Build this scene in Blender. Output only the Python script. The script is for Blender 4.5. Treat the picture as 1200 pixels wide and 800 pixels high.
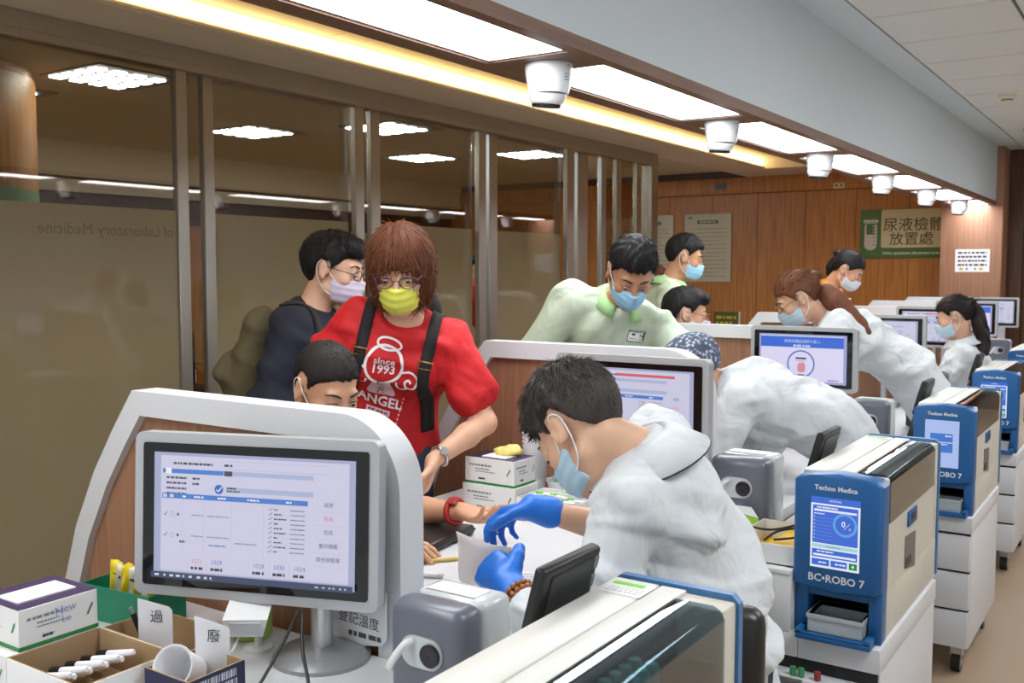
import bpy, bmesh, math, random
import numpy as np
from mathutils import Vector, Matrix, Euler, noise
random.seed(7); np.random.seed(7)
for _o in list(bpy.data.objects): bpy.data.objects.remove(_o)
SC = bpy.context.scene
COL = SC.collection
PI = math.pi
# ------------------------------------------------------------------ camera
cam_data = bpy.data.cameras.new('camera'); cam = bpy.data.objects.new('camera', cam_data); COL.objects.link(cam)
cam_data.sensor_width = 36.0; cam_data.lens = 1150.0/1200.0*36.0
cam.location = (0, 0, 1.5)
cam.rotation_euler = (math.radians(90-4.0785), 0, math.radians(33.909))
cam_data.clip_start = 0.05; cam_data.clip_end = 60
cam_data.dof.use_dof = True; cam_data.dof.focus_distance = 2.35; cam_data.dof.aperture_fstop = 9.0
SC.camera = cam
# ------------------------------------------------------------------ world, exposure
w = bpy.data.worlds.new('world'); SC.world = w; w.use_nodes = True
w.node_tree.nodes['Background'].inputs[0].default_value = (0.90, 0.95, 1.0, 1)
w.node_tree.nodes['Background'].inputs[1].default_value = 0.50
SC.view_settings.view_transform = 'Standard'; SC.view_settings.look = 'None'
SC.view_settings.gamma = 1.0; SC.view_settings.use_curve_mapping = False
SC.view_settings.exposure = 0.72
PANEL_LIGHT = 9.0      # ceiling light diffusers in the soffit
COVE_LIGHT = 3.2       # warm cove strip
LOBBY_LIGHT = 30.0
AISLE_FILL = 12.0      # fill panels added out of view over the staff aisle      # louvre lights behind the glass
# ------------------------------------------------------------------ materials
MATS = {}
def srgb(c):
    return tuple(((x/255.)/12.92 if x/255. <= 0.04045 else ((x/255.+0.055)/1.055)**2.4) for x in c)
def mat(name, rgb=(200,200,200), rough=0.5, metal=0.0, emit=0.0, var=0.04, vscale=6.0, bump=0.0, bscale=60.0,
        wood=None, wrinkle=0.0, coat=0.0, trans=0.0, alpha=1.0, sss=0.0, stretch=None, spec=0.5, emitrgb=None):
    if name in MATS: return MATS[name]
    m = bpy.data.materials.new(name); m.use_nodes = True
    nt = m.node_tree; b = nt.nodes['Principled BSDF']
    c = srgb(rgb)
    b.inputs['Roughness'].default_value = rough; b.inputs['Metallic'].default_value = metal
    b.inputs['Specular IOR Level'].default_value = spec
    if coat: b.inputs['Coat Weight'].default_value = coat; b.inputs['Coat Roughness'].default_value = 0.05
    if trans: b.inputs['Transmission Weight'].default_value = trans
    if alpha < 1: b.inputs['Alpha'].default_value = alpha
    if sss:
        b.inputs['Subsurface Weight'].default_value = sss; b.inputs['Subsurface Radius'].default_value = (0.012,0.005,0.003)
    tc = nt.nodes.new('ShaderNodeTexCoord'); mp = nt.nodes.new('ShaderNodeMapping')
    nt.links.new(tc.outputs['Object'], mp.inputs['Vector'])
    if stretch: mp.inputs['Scale'].default_value = stretch
    n = nt.nodes.new('ShaderNodeTexNoise'); n.inputs['Scale'].default_value = vscale; n.inputs['Detail'].default_value = 4
    nt.links.new(mp.outputs[0], n.inputs['Vector'])
    r = nt.nodes.new('ShaderNodeValToRGB')
    if wood: c0, c1 = srgb(rgb), srgb(wood); r.color_ramp.elements[0].position = 0.35; r.color_ramp.elements[1].position = 0.65
    else: c0 = tuple(max(0, x*(1-var)) for x in c); c1 = tuple(min(1, x*(1+var)) for x in c)
    r.color_ramp.elements[0].color = (*c0, 1); r.color_ramp.elements[1].color = (*c1, 1)
    nt.links.new(n.outputs['Fac'], r.inputs[0]); nt.links.new(r.outputs[0], b.inputs['Base Color'])
    if bump:
        n2 = nt.nodes.new('ShaderNodeTexNoise'); n2.inputs['Scale'].default_value = bscale; n2.inputs['Detail'].default_value = 3
        nt.links.new(mp.outputs[0], n2.inputs['Vector'])
        bp = nt.nodes.new('ShaderNodeBump'); bp.inputs['Strength'].default_value = bump; bp.inputs['Distance'].default_value = 0.004
        nt.links.new(n2.outputs['Fac'], bp.inputs['Height']); nt.links.new(bp.outputs[0], b.inputs['Normal'])
    if wrinkle:
        n3 = nt.nodes.new('ShaderNodeTexNoise'); n3.inputs['Scale'].default_value = 9; n3.inputs['Detail'].default_value = 2.5; n3.inputs['Distortion'].default_value = 1.0; n3.inputs['Roughness'].default_value = 0.45
        nt.links.new(mp.outputs[0], n3.inputs['Vector'])
        b3 = nt.nodes.new('ShaderNodeBump'); b3.inputs['Strength'].default_value = wrinkle; b3.inputs['Distance'].default_value = 0.03
        nt.links.new(n3.outputs['Fac'], b3.inputs['Height'])
        if bump: nt.links.new(b3.outputs[0], bp.inputs['Normal'])
        else: nt.links.new(b3.outputs[0], b.inputs['Normal'])
    if emit:
        b.inputs['Emission Color'].default_value = (*srgb(emitrgb or rgb), 1); b.inputs['Emission Strength'].default_value = emit
    MATS[name] = m; return m
def glass_mat(name, tint, gloss=0.12, film=None, filmgloss=0.12):
    """thin pane: see-through tint plus mirror reflection by fresnel; film = frosted backing colour"""
    if name in MATS: return MATS[name]
    m = bpy.data.materials.new(name); m.use_nodes = True; nt = m.node_tree; nt.nodes.clear()
    out = nt.nodes.new('ShaderNodeOutputMaterial'); mix = nt.nodes.new('ShaderNodeMixShader')
    lw = nt.nodes.new('ShaderNodeLayerWeight'); lw.inputs[0].default_value = 0.5
    fr = nt.nodes.new('ShaderNodeMath'); fr.operation = 'POWER'; fr.inputs[1].default_value = 4.0; nt.links.new(lw.outputs['Facing'], fr.inputs[0])
    ma = nt.nodes.new('ShaderNodeMath'); ma.operation = 'MULTIPLY_ADD'; ma.inputs[1].default_value = 0.95; ma.inputs[2].default_value = gloss*0.3
    ma.use_clamp = True
    nt.links.new(fr.outputs[0], ma.inputs[0]); nt.links.new(ma.outputs[0], mix.inputs[0])
    g = nt.nodes.new('ShaderNodeBsdfGlossy'); g.inputs['Roughness'].default_value = 0.02 if not film else 0.03; g.inputs[0].default_value = (1,1,1,1)
    if film:
        a = nt.nodes.new('ShaderNodeBsdfDiffuse'); n = nt.nodes.new('ShaderNodeTexNoise'); n.inputs['Scale'].default_value = 1.2
        tc = nt.nodes.new('ShaderNodeTexCoord'); nt.links.new(tc.outputs['Object'], n.inputs['Vector'])
        r = nt.nodes.new('ShaderNodeValToRGB'); c = srgb(film)
        r.color_ramp.elements[0].color = tuple(x*0.93 for x in c)+(1,); r.color_ramp.elements[1].color = tuple(x*1.07 for x in c)+(1,)
        nt.links.new(n.outputs[0], r.inputs[0]); nt.links.new(r.outputs[0], a.inputs[0])
        t = nt.nodes.new('ShaderNodeBsdfTranslucent'); nt.links.new(r.outputs[0], t.inputs[0])
        mx2 = nt.nodes.new('ShaderNodeMixShader'); mx2.inputs[0].default_value = 0.35
        nt.links.new(a.outputs[0], mx2.inputs[1]); nt.links.new(t.outputs[0], mx2.inputs[2]); a = mx2
    else:
        a = nt.nodes.new('ShaderNodeBsdfTransparent'); a.inputs[0].default_value = (*tint, 1)
    nt.links.new(a.outputs[0], mix.inputs[1]); nt.links.new(g.outputs[0], mix.inputs[2]); nt.links.new(mix.outputs[0], out.inputs[0])
    MATS[name] = m; return m
def emat(rgb, s=1.0, screen=True):
    """colour of a lit screen"""
    n = 'lit_%d_%d_%d_%d' % (*[int(x) for x in rgb], int(s*100))
    if n in MATS: return MATS[n]
    return mat(n, tuple(int(x*0.25) for x in rgb), 0.25, emit=s*0.52, emitrgb=rgb, var=0.01)
def ink(rgb, rough=0.6):
    return mat('ink_%d_%d_%d' % tuple(int(x) for x in rgb), rgb, rough, var=0.02)
# ------------------------------------------------------------------ objects
def tag(o, label=None, cat=None, group=None, kind=None):
    if label: o['label'] = label
    if cat: o['category'] = cat
    if group: o['group'] = group
    if kind: o['kind'] = kind
    return o
def thing(name, label, cat, loc=(0,0,0), rz=0, group=None):
    o = bpy.data.objects.new(name, None); COL.objects.link(o); o.empty_display_size = 0.05
    o.location = loc; o.rotation_euler = (0, 0, rz)
    return tag(o, label, cat, group)
def link(name, me, mats, parent=None, loc=None, rot=None, smooth=False):
    o = bpy.data.objects.new(name, me); COL.objects.link(o)
    if not isinstance(mats, (list, tuple)): mats = [mats]
    if not len(me.materials):
        for m in mats: me.materials.append(m)
    if parent is not None: o.parent = parent
    if loc is not None: o.location = loc
    if rot is not None: o.rotation_euler = rot
    if smooth is True: me.polygons.foreach_set('use_smooth', [True]*len(me.polygons))
    elif smooth:
        me.polygons.foreach_set('use_smooth', [True]*len(me.polygons)); me.set_sharp_from_angle(angle=math.radians(smooth))
    return o
class MB:
    def __init__(s): s.bm = bmesh.new()
    def verts(s, vs): return [s.bm.verts.new(v) for v in vs]
    def face(s, vs):
        try: return s.bm.faces.new(vs)
        except ValueError: return None
    def box(s, x0, x1, y0, y1, z0, z1, bev=0, seg=2, M=None):
        t = bmesh.new()
        bmesh.ops.create_cube(t, size=1)
        for v in t.verts: v.co = Vector(((x0+x1)/2+v.co.x*(x1-x0), (y0+y1)/2+v.co.y*(y1-y0), (z0+z1)/2+v.co.z*(z1-z0)))
        if bev: bmesh.ops.bevel(t, geom=t.edges[:], offset=bev, segments=seg, profile=0.5, affect='EDGES')
        return s.add(t, M)
    def add(s, t, M=None):
        if M is not None: bmesh.ops.transform(t, matrix=M, verts=t.verts)
        me = bpy.data.meshes.new('tmp'); t.to_mesh(me); t.free(); s.bm.from_mesh(me); bpy.data.meshes.remove(me); return s
    def prism(s, poly, axis, a0, a1):
        """poly: 2D points; extruded along axis ('x': poly=(y,z), 'y': (x,z), 'z': (x,y))"""
        f = {'x': lambda p, a: (a, p[0], p[1]), 'y': lambda p, a: (p[0], a, p[1]), 'z': lambda p, a: (p[0], p[1], a)}[axis]
        A = s.verts([f(p, a0) for p in poly]); B = s.verts([f(p, a1) for p in poly]); n = len(poly)
        s.face(A); s.face(B[::-1])
        for i in range(n): s.face([A[i], B[i], B[(i+1) % n], A[(i+1) % n]])
        return s
    def ring(s, po, pi, axis, a0, a1):
        f = {'x': lambda p, a: (a, p[0], p[1]), 'y': lambda p, a: (p[0], a, p[1]), 'z': lambda p, a: (p[0], p[1], a)}[axis]
        A = s.verts([f(p, a0) for p in po]); B = s.verts([f(p, a1) for p in po]); C = s.verts([f(p, a0) for p in pi]); D = s.verts([f(p, a1) for p in pi])
        n = len(po)
        for i in range(n):
            j = (i+1) % n
            s.face([A[i], B[i], B[j], A[j]]); s.face([C[j], D[j], D[i], C[i]]); s.face([A[i], A[j], C[j], C[i]]); s.face([B[j], B[i], D[i], D[j]])
        return s
    def lathe(s, prof, n=24, M=None, cap=True):
        t = bmesh.new(); rings = []
        for r, z in prof: rings.append([t.verts.new((r*math.cos(2*PI*i/n), r*math.sin(2*PI*i/n), z)) for i in range(n)])
        for a, b in zip(rings, rings[1:]):
            for i in range(n): t.faces.new([a[i], a[(i+1) % n], b[(i+1) % n], b[i]])
        if cap:
            t.faces.new(rings[0][::-1]); t.faces.new(rings[-1])
        return s.add(t, M)
    def cyl(s, p0, p1, r0, r1=None, n=16):
        p0, p1 = Vector(p0), Vector(p1); d = p1-p0
        q = Vector((0,0,1)).rotation_difference(d.normalized()).to_matrix().to_4x4()
        return s.lathe([(r0, 0), (r0 if r1 is None else r1, d.length)], n, Matrix.Translation(p0) @ q)
    def tube(s, pts, r, n=8, closed=False):
        pts = [Vector(p) for p in pts]; N = len(pts); rr = r if isinstance(r, (list, tuple)) else [r]*N
        rings = []; up = None
        for i, p in enumerate(pts):
            d = (pts[(i+1) % N]-pts[i-1]) if closed else (pts[min(i+1, N-1)]-pts[max(i-1, 0)])
            d.normalize()
            if up is None: up = Vector((0,0,1)) if abs(d.z) < 0.9 else Vector((1,0,0))
            a = d.cross(up)
            if a.length < 1e-5: a = d.cross(Vector((0.3,1,0.2)))
            a.normalize(); b = a.cross(d).normalized(); up = b
            rings.append([s.bm.verts.new(p+(a*math.cos(2*PI*k/n)+b*math.sin(2*PI*k/n))*rr[i]) for k in range(n)])
        for i in range(N if closed else N-1):
            A, B = rings[i], rings[(i+1) % N]
            for k in range(n): s.face([A[k], A[(k+1) % n], B[(k+1) % n], B[k]])
        if not closed: s.face(rings[0][::-1]); s.face(rings[-1])
        return s
    def sphere(s, c, r, u=16, v=10, M=None):
        t = bmesh.new(); bmesh.ops.create_uvsphere(t, u_segments=u, v_segments=v, radius=1)
        r = r if isinstance(r, (list, tuple)) else (r, r, r)
        for q in t.verts: q.co = Vector((c[0]+q.co.x*r[0], c[1]+q.co.y*r[1], c[2]+q.co.z*r[2]))
        return s.add(t, M)
    def quad(s, pts): s.face(s.verts(pts)); return s
    def mesh(s, name='m'):
        bmesh.ops.recalc_face_normals(s.bm, faces=s.bm.faces[:])
        me = bpy.data.meshes.new(name); s.bm.to_mesh(me); s.bm.free(); return me
    def obj(s, name, m, parent=None, loc=None, rot=None, smooth=False):
        return link(name, s.mesh(name), m, parent, loc, rot, smooth)
def box(name, m, x0, x1, y0, y1, z0, z1, parent=None, bev=0, seg=2, loc=None, rot=None, smooth=False):
    return MB().box(x0, x1, y0, y1, z0, z1, bev, seg).obj(name, m, parent, loc, rot, smooth or (40 if bev else False))
def struct(o): o['kind'] = 'structure'; return o
def spline(pts, n=8):
    """Catmull-Rom through points"""
    P = [Vector(p) for p in pts]; out = []
    for i in range(len(P)-1):
        a, b, c, d = P[max(i-1,0)], P[i], P[i+1], P[min(i+2, len(P)-1)]
        for k in range(n):
            t = k/n; out.append(0.5*((2*b)+(c-a)*t+(2*a-5*b+4*c-d)*t*t+(3*b-a-3*c+d)*t**3))
    out.append(P[-1]); return out
# ------------------------------------------------------------------ flat print: rectangles, discs and lettering laid on a surface
_TXT = {}
def text_geo(body, size, align='CENTER', bold=0.0):
    k = (body, size, align, bold)
    if k in _TXT: return _TXT[k]
    cu = bpy.data.curves.new('t', 'FONT'); cu.body = body; cu.size = size; cu.align_x = align; cu.align_y = 'CENTER'; cu.offset = bold; cu.resolution_u = 2
    o = bpy.data.objects.new('t', cu); me = o.to_mesh()
    vs = [tuple(v.co[:2]) for v in me.vertices]; fs = [tuple(p.vertices) for p in me.polygons]
    o.to_mesh_clear(); bpy.data.objects.remove(o); bpy.data.curves.remove(cu)
    _TXT[k] = (vs, fs); return vs, fs
class Flat:
    """2D print in a local x-z plane facing -y"""
    def __init__(s): s.v = []; s.f = []; s.mi = []; s.mats = []; s.layer = 0
    def m(s, m):
        if m not in s.mats: s.mats.append(m)
        return s.mats.index(m)
    def poly(s, pts, m, up=True):
        if up: s.layer += 1
        b = len(s.v); y = -0.00012*s.layer
        s.v += [(p[0], y, p[1]) for p in pts]; s.f.append(tuple(range(b, b+len(pts)))); s.mi.append(s.m(m)); return s
    def rect(s, x0, x1, z0, z1, m, up=True): return s.poly([(x0,z0),(x1,z0),(x1,z1),(x0,z1)], m, up)
    def rrect(s, x0, x1, z0, z1, r, m):
        pts = []
        for cx, cz, a in ((x1-r,z1-r,0),(x0+r,z1-r,90),(x0+r,z0+r,180),(x1-r,z0+r,270)):
            for k in range(5): t = math.radians(a+k*22.5); pts.append((cx+r*math.cos(t), cz+r*math.sin(t)))
        return s.poly(pts, m)
    def disc(s, x, z, r, m, n=28, rz=None): return s.poly([(x+r*math.cos(2*PI*i/n), z+(rz or r)*math.sin(2*PI*i/n)) for i in range(n)], m)
    def line(s, pts, w, m, closed=False, up=True):
        if up: s.layer += 1
        n = len(pts); y = -0.00012*s.layer; b = len(s.v); mi = s.m(m)
        for i in range(n):
            p = Vector(pts[i]); q0 = Vector(pts[i-1] if (i or closed) else pts[0]); q1 = Vector(pts[(i+1) % n] if (i < n-1 or closed) else pts[-1])
            d = (q1-q0); d = d.normalized() if d.length else Vector((1,0)); nn = Vector((-d.y, d.x))*w/2
            s.v += [(p.x+nn.x, y, p.y+nn.y), (p.x-nn.x, y, p.y-nn.y)]
        for i in range(n if closed else n-1):
            j = (i+1) % n; s.f.append((b+2*i, b+2*i+1, b+2*j+1, b+2*j)); s.mi.append(mi)
        return s
    def text(s, body, x, z, size, m, align='CENTER', bold=0.0, rot=0.0, sx=1.0, mirror=False):
        s.layer += 1; vs, fs = text_geo(body, size, align, bold); b = len(s.v); y = -0.00012*s.layer; mi = s.m(m)
        c, sn = math.cos(rot), math.sin(rot)
        for vx, vz in vs:
            vx *= sx*(-1 if mirror else 1); s.v.append((x+vx*c-vz*sn, y, z+vx*sn+vz*c))
        for f in fs: s.f.append(tuple(b+i for i in f)); s.mi.append(mi)
        return s
    def greek(s, x0, x1, z, h, m, gap=0.35, seed=0):
        """a line of print too small to read"""
        rnd = random.Random(seed*31+int(z*10000)); s.layer += 1; x = x0
        while x < x1:
            l = h*rnd.uniform(0.7, 2.2); e = min(x+l, x1); s.rect(x, e, z-h/2, z+h/2, m, up=False); x = e+h*gap*rnd.uniform(0.6, 1.8)
        return s
    def mesh(s, name='print'):
        me = bpy.data.meshes.new(name); me.from_pydata(s.v, [], s.f)
        for m in s.mats: me.materials.append(m)
        me.polygons.foreach_set('material_index', s.mi); me.update(); return me
    def obj(s, name, parent=None, loc=None, rot=None): return link(name, s.mesh(name), [], parent, loc, rot)
ORD = ['first','second','third','fourth','fifth','sixth','seventh','eighth','ninth','tenth']
# common materials
WHITE = mat('white_laminate', (216,218,220), 0.35, var=0.02)
PLASTIC = mat('white_plastic', (222,223,222), 0.4, var=0.02)
BLACK = mat('black_plastic', (22,22,24), 0.4, var=0.1)
GREY = mat('grey_plastic', (128,130,134), 0.45)
STEEL = mat('brushed_steel', (186,182,176), 0.36, metal=1.0, var=0.12, vscale=3, stretch=(40,40,1))
SILVER = mat('silver', (200,202,204), 0.3, metal=0.85)
CHROME = mat('chrome', (210,210,212), 0.15, metal=1.0)
seat_b = mat('black_vinyl', (34,32,32), 0.35, var=0.06)
# ================================================================== THE SETTING
STEP = 1.5           # distance from one blood-drawing station to the next
CEIL = 2.78
wood_wall = mat('wall_wood', (172,104,42), 0.42, wood=(204,134,64), vscale=5, stretch=(9,9,0.35), bump=0.05, bscale=30)
wood_pillar = mat('pillar_wood', (150,108,84), 0.5, wood=(168,124,98), vscale=5, stretch=(10,10,0.4))
wood_dark = mat('dark_wood', (70,40,22), 0.45, wood=(92,54,30), vscale=5, stretch=(8,8,0.4))
wood_trim = mat('brown_laminate_trim', (112,80,62), 0.45, wood=(128,94,74), vscale=6, stretch=(6,0.5,6))
floor_m = mat('beige_vinyl_floor', (168,146,122), 0.3, var=0.10, vscale=2.5, bump=0.02, coat=0.15)
paint = mat('warm_white_paint', (226,212,190), 0.7, var=0.02)
paint_cool = mat('cool_white_paint', (208,217,222), 0.7, var=0.015)
tile_m = mat('ceiling_tile', (224,224,222), 0.85, var=0.03, vscale=40, bump=0.2, bscale=160)
tile_warm = mat('ceiling_tile_warm', (236,216,178), 0.8, var=0.04, vscale=8)
grid_m = mat('ceiling_grid', (96,98,98), 0.6)
struct(box('floor', floor_m, -10.2, 3.2, -2.2, 12.0, -0.1, 0))
# back wall: core and its wood panels
wb = struct(box('wall_back', wood_dark, -10.2, 3.2, 11.83, 12.0, 0, 2.95))
x = -10.2; i = 0
me_panel = MB().box(0, 0.588, 0, 0.03, 0, 2.46, 0.003, 1).mesh('wood_panel')
while x < 3.0:
    link('wood_panel', me_panel, wood_wall, wb, (x, 11.80, 0.0)); x += 0.592
box('header_board', wood_wall, -10.2, -2.1, 11.77, 11.83, 2.465, 2.66, wb, 0.004)
# pillar at the end of the counter
wp = struct(box('wall_pillar', wood_pillar, -2.06, -1.47, 11.2, 11.83, 0, 2.95, None, 0.004))
wr = struct(box('wall_right', mat('recess_wood', (96,66,34), 0.5, wood=(120,84,46), vscale=5, stretch=(9,9,0.35)), -1.46, 3.2, 11.74, 11.80, 0, 2.95))
box('corner_post', wood_dark, -1.465, -1.33, 11.60, 11.74, 0, 2.95, wr)
# soffit over the counter with its light recesses
S0, S1, SZ = -1.97, -1.54, 2.19
struct(box('soffit_face', paint_cool, S1-0.02, S1, -2.0, 11.2, SZ, CEIL+0.1))
so = struct(box('soffit', paint, S0, S0+0.02, -2.0, 11.2, SZ, CEIL+0.1))
LX0, LX1 = -1.89, -1.585
box('edge_strip', wood_trim, LX1, S1+0.002, -2.0, 11.2, SZ-0.012, SZ+0.03, so)
box('edge_strip', wood_trim, S0-0.002, LX0, -2.0, 11.2, SZ-0.012, SZ+0.03, so)
LIGHTS = [(2.90+STEP*k, 4.17+STEP*k) for k in range(-3, 6)]
prev = -2.0
for (a, b) in LIGHTS+[(11.2, 11.3)]:
    box('cross_strip', wood_trim, LX0, LX1, prev, a, SZ-0.0115, SZ+0.03, so); prev = b
# aisle ceiling: grid and tiles
ca = struct(box('ceiling', grid_m, -1.54, 3.2, -2.0, 11.9, CEIL+0.012, CEIL+0.1))
box('border_strip', paint_cool, -1.54, -1.34, -2.0, 11.8, CEIL-0.004, CEIL+0.012, ca)
me_t = MB().box(0.008, 0.652, 0.008, 0.652, 0, 0.016, 0.002, 1).mesh('ceiling_tile')
for iy in range(0, 18):
    for ix in range(0, 4):
        link('ceiling_tile', me_t, tile_m, ca, (-1.34+0.66*ix, -0.05+0.66*iy, CEIL-0.002))
# waiting-side ceiling: warm tiles, bulkhead, cove
cw = struct(box('ceiling', mat('ceiling_grid_warm', (120,104,80), 0.7), -3.9, S0, -2.0, 11.8, CEIL+0.02, CEIL+0.1))
me_t = MB().box(0.006, 0.960, 0.006, 1.189, 0, 0.018, 0.002, 1).mesh('ceiling_tile')
for iy in range(11):
    for ix in range(2):
        link('ceiling_tile', me_t, tile_warm, cw, (-3.9+0.966*ix, -2.0+1.195*iy, CEIL))
struct(box('ceiling_bulkhead', paint, -4.40, -3.9, -2.0, 11.8, 2.66, CEIL+0.1))
struct(box('ceiling_bulkhead', paint, -3.9, S0, 10.9, 11.8, 2.66, CEIL))
# ------------------------------------------------------------------ glass partition on the waiting side
GX = -4.34
film = glass_mat('frosted_film', (0.5,0.5,0.5), 0.16, film=(178,165,134))
pane = glass_mat('tinted_glass', (0.72,0.67,0.60), 0.2)
gp = struct(thing('glass_partition', None, None, (GX, 0, 0)))
def gbox(name, m, x0, x1, y0, y1, z0, z1, parent=gp, bev=0.003): return box(name, m, x0, x1, y0, y1, z0, z1, parent, bev, 1)
gbox('top_rail', STEEL, -0.07, 0.05, -2.0, 8.97, 2.54, 2.66)
gbox('top_rail_lip', STEEL, 0.05, 0.065, -2.0, 8.97, 2.535, 2.575)
gbox('floor_rail', STEEL, -0.05, 0.05, -2.0, 8.97, 0.0, 0.05)
gbox('floor_rail_lip', mat('pale_sill', (190,178,150), 0.4), 0.05, 0.11, -2.0, 8.97, 0.0, 0.02)
for y0, y1, dx in [(0.55,0.62,0),(3.29,3.36,0.02),(3.50,3.57,-0.03),(4.63,4.71,0.02),(4.83,4.92,-0.03),(5.96,6.05,0.02),(6.16,6.27,-0.03),
               (7.24,7.36,0.02),(7.50,7.68,-0.03),(7.84,7.93,0.02),(8.13,8.23,0.02),(8.54,8.64,0.02)]:
    gbox('stile', STEEL, dx-0.022, dx+0.022, y0, y1, 0.05, 2.54)
gbox('end_post', STEEL, -0.06, 0.06, 8.83, 8.97, 0.0, 2.66)
for y0, y1, dx, fr in [(-2.0,0.55,0.0,1),(0.62,3.29,0.02,1),(3.36,3.50,-0.03,0),(3.57,4.63,-0.03,1),(4.71,4.83,-0.03,0),(4.92,5.96,-0.03,1),(6.27,7.24,-0.03,1),(7.93,8.13,0.02,0),(8.23,8.54,0.02,0),(8.64,8.83,0.02,0)]:
    if fr:
        pn = gbox('glass_pane', pane, dx-0.004, dx+0.004, y0, y1, 1.815, 2.54, bev=0)
        gbox('frosted_pane', film, dx-0.004, dx+0.004, y0, y1, 0.05, 1.815, bev=0)
    else: gbox('glass_pane', pane, dx-0.004, dx+0.004, y0, y1, 0.05, 2.54, bev=0)
# lettering on the far side of the glass, read from the other room
gt = Flat(); gi = mat('etched_letters', (136,126,100), 0.6)
gt.text('of Laboratory Medicine', 0, 0, 0.078, gi, mirror=True)
o = gt.obj('lettering', gp, (0.0265, 2.90, 1.70), (0, 0, PI/2))
struct(box('wall_aisle', mat('aisle_wall', (196,202,204), 0.7, var=0.03), 2.6, 2.7, 0.5, 11.8, 0, CEIL))  # unseen wall, put in to keep the bright world out of glass reflections
# ------------------------------------------------------------------ lobby behind the glass
struct(box('ceiling_lobby', mat('lobby_ceiling', (216,204,184), 0.8, var=0.03), -10.2, -4.40, -2.0, 11.8, 2.75, 2.85))
wl = struct(box('wall_left', wood_dark, -9.3, -9.1, -2.0, 11.8, 0, 2.75))
y = -2.0; me_l = MB().box(0, 0.03, 0, 0.88, 0, 2.0, 0.004, 1).mesh('wood_panel')
while y < 11.0:
    link('wood_panel', me_l, wood_wall, wl, (-9.1, y, 0)); y += 0.9
box('cornice_band', paint, -9.1, -8.85, -2.0, 11.8, 2.42, 2.75, wl)
box('cornice_band', paint, -9.1, -8.95, -2.0, 11.8, 2.28, 2.40, wl)
box('picture_rail', wood_dark, -9.1, -9.02, -2.0, 11.8, 2.02, 2.27, wl)
box('wall_panel_light', mat('cream_panel', (190,158,104), 0.6), -9.08, -9.05, 3.7, 5.2, 0.9, 2.0, wl)
for yy in (2.2, 6.0, 8.0): box('door_leaf', wood_dark, -9.08, -9.03, yy, yy+0.95, 0, 2.0, wl)
# ================================================================== LIGHTS AND CEILING THINGS
diff_m = mat('light_diffuser', (255,255,255), 0.6, emit=PANEL_LIGHT, emitrgb=(250,252,255), var=0.0)
for k, (a, b) in enumerate(LIGHTS):
    n = len(LIGHTS)-1-k
    t = thing('ceiling_light', 'flat white light panel in the soffit, %s from the wood pillar' % ORD[n], 'ceiling light', ((LX0+LX1)/2, (a+b)/2, SZ), 0, 'light panels along the soffit')
    hx, hy = (LX1-LX0)/2, (b-a)/2
    MB().ring([(-hx,-hy),(hx,-hy),(hx,hy),(-hx,hy)], [(-hx+0.012,-hy+0.012),(hx-0.012,-hy+0.012),(hx-0.012,hy-0.012),(-hx+0.012,hy-0.012)], 'z', -0.006, 0.03).obj('frame', SILVER, t)
    box('diffuser', diff_m, -hx+0.012, hx-0.012, -hy+0.012, hy-0.012, 0.0, 0.02, t)
cove_m = mat('cove_face_glow', (255,236,190), 0.6, emit=COVE_LIGHT, emitrgb=(255,226,168), var=0.0)
t = thing('cove_light', 'long warm cove light strip along the bulkhead above the glass', 'cove light', (-3.9, 4.5, 2.665))
box('diffuser', cove_m, 0.001, 0.012, -6.4, 6.38, 0.03, 0.105, t)  # glowing strip stands in for the recess face lit by a hidden lamp
box('lip', paint, 0.001, 0.03, -6.4, 6.38, 0.0, 0.012, t)
aisle_fill_m = mat('aisle_fill_glow', (255,255,255), 0.6, emit=AISLE_FILL, emitrgb=(250,252,255), var=0.0)  # unseen fixtures added to brighten the aisle ceiling and back wall
for k in range(4):
    t = thing('ceiling_light', 'square white ceiling light over the staff aisle, %s from the back wall' % ORD[3-k], 'ceiling light', (0.64, 1.6+2.64*k, CEIL-0.004), 0, 'square lights over the staff aisle')
    box('frame', PLASTIC, -0.62, 0.62, -0.31, 0.31, -0.012, 0.0, t, 0.002); box('diffuser', aisle_fill_m, -0.58, 0.58, -0.27, 0.27, -0.016, -0.012, t)
# turret cameras between the light panels
cctv_w = mat('camera_white', (224,226,230), 0.3, var=0.01)
lens_m = mat('camera_lens', (16,16,20), 0.1, var=0.05)
CC = [(-1.735, 2.80+STEP*k) for k in range(0, 6)]
for k, (cx_, cy_) in enumerate(CC):
    t = thing('security_camera', 'white turret security camera under the soffit, %s from the wood pillar' % ORD[len(CC)-1-k], 'security camera', (cx_, cy_, SZ-0.012), 0.6, 'turret cameras under the soffit')
    MB().lathe([(0.0,0),(0.078,0),(0.080,-0.012),(0.078,-0.03),(0.070,-0.075),(0.064,-0.095)], 28).obj('housing', cctv_w, t, None, None, 50)
    MB().lathe([(0.064,-0.092),(0.063,-0.104),(0.055,-0.120),(0.048,-0.128),(0.0,-0.128)], 28).obj('eyeball', cctv_w, t, None, (0.10,0.06,0), 50)
    MB().lathe([(0.0,-0.127),(0.050,-0.1265),(0.050,-0.134),(0.042,-0.138),(0.0,-0.138)], 24).obj('lens', lens_m, t, None, (0.10,0.06,0), 50)
    f = Flat(); f.rect(0, 0.006, 0.0, 0.012, BLACK)
    for q in range(3): f.greek(-0.012, 0.012, -0.018-0.009*q, 0.004, GREY, seed=q)
    f.obj('marking', t, (0.058, -0.053, -0.02), (0.12, 0, 0.83))
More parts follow.
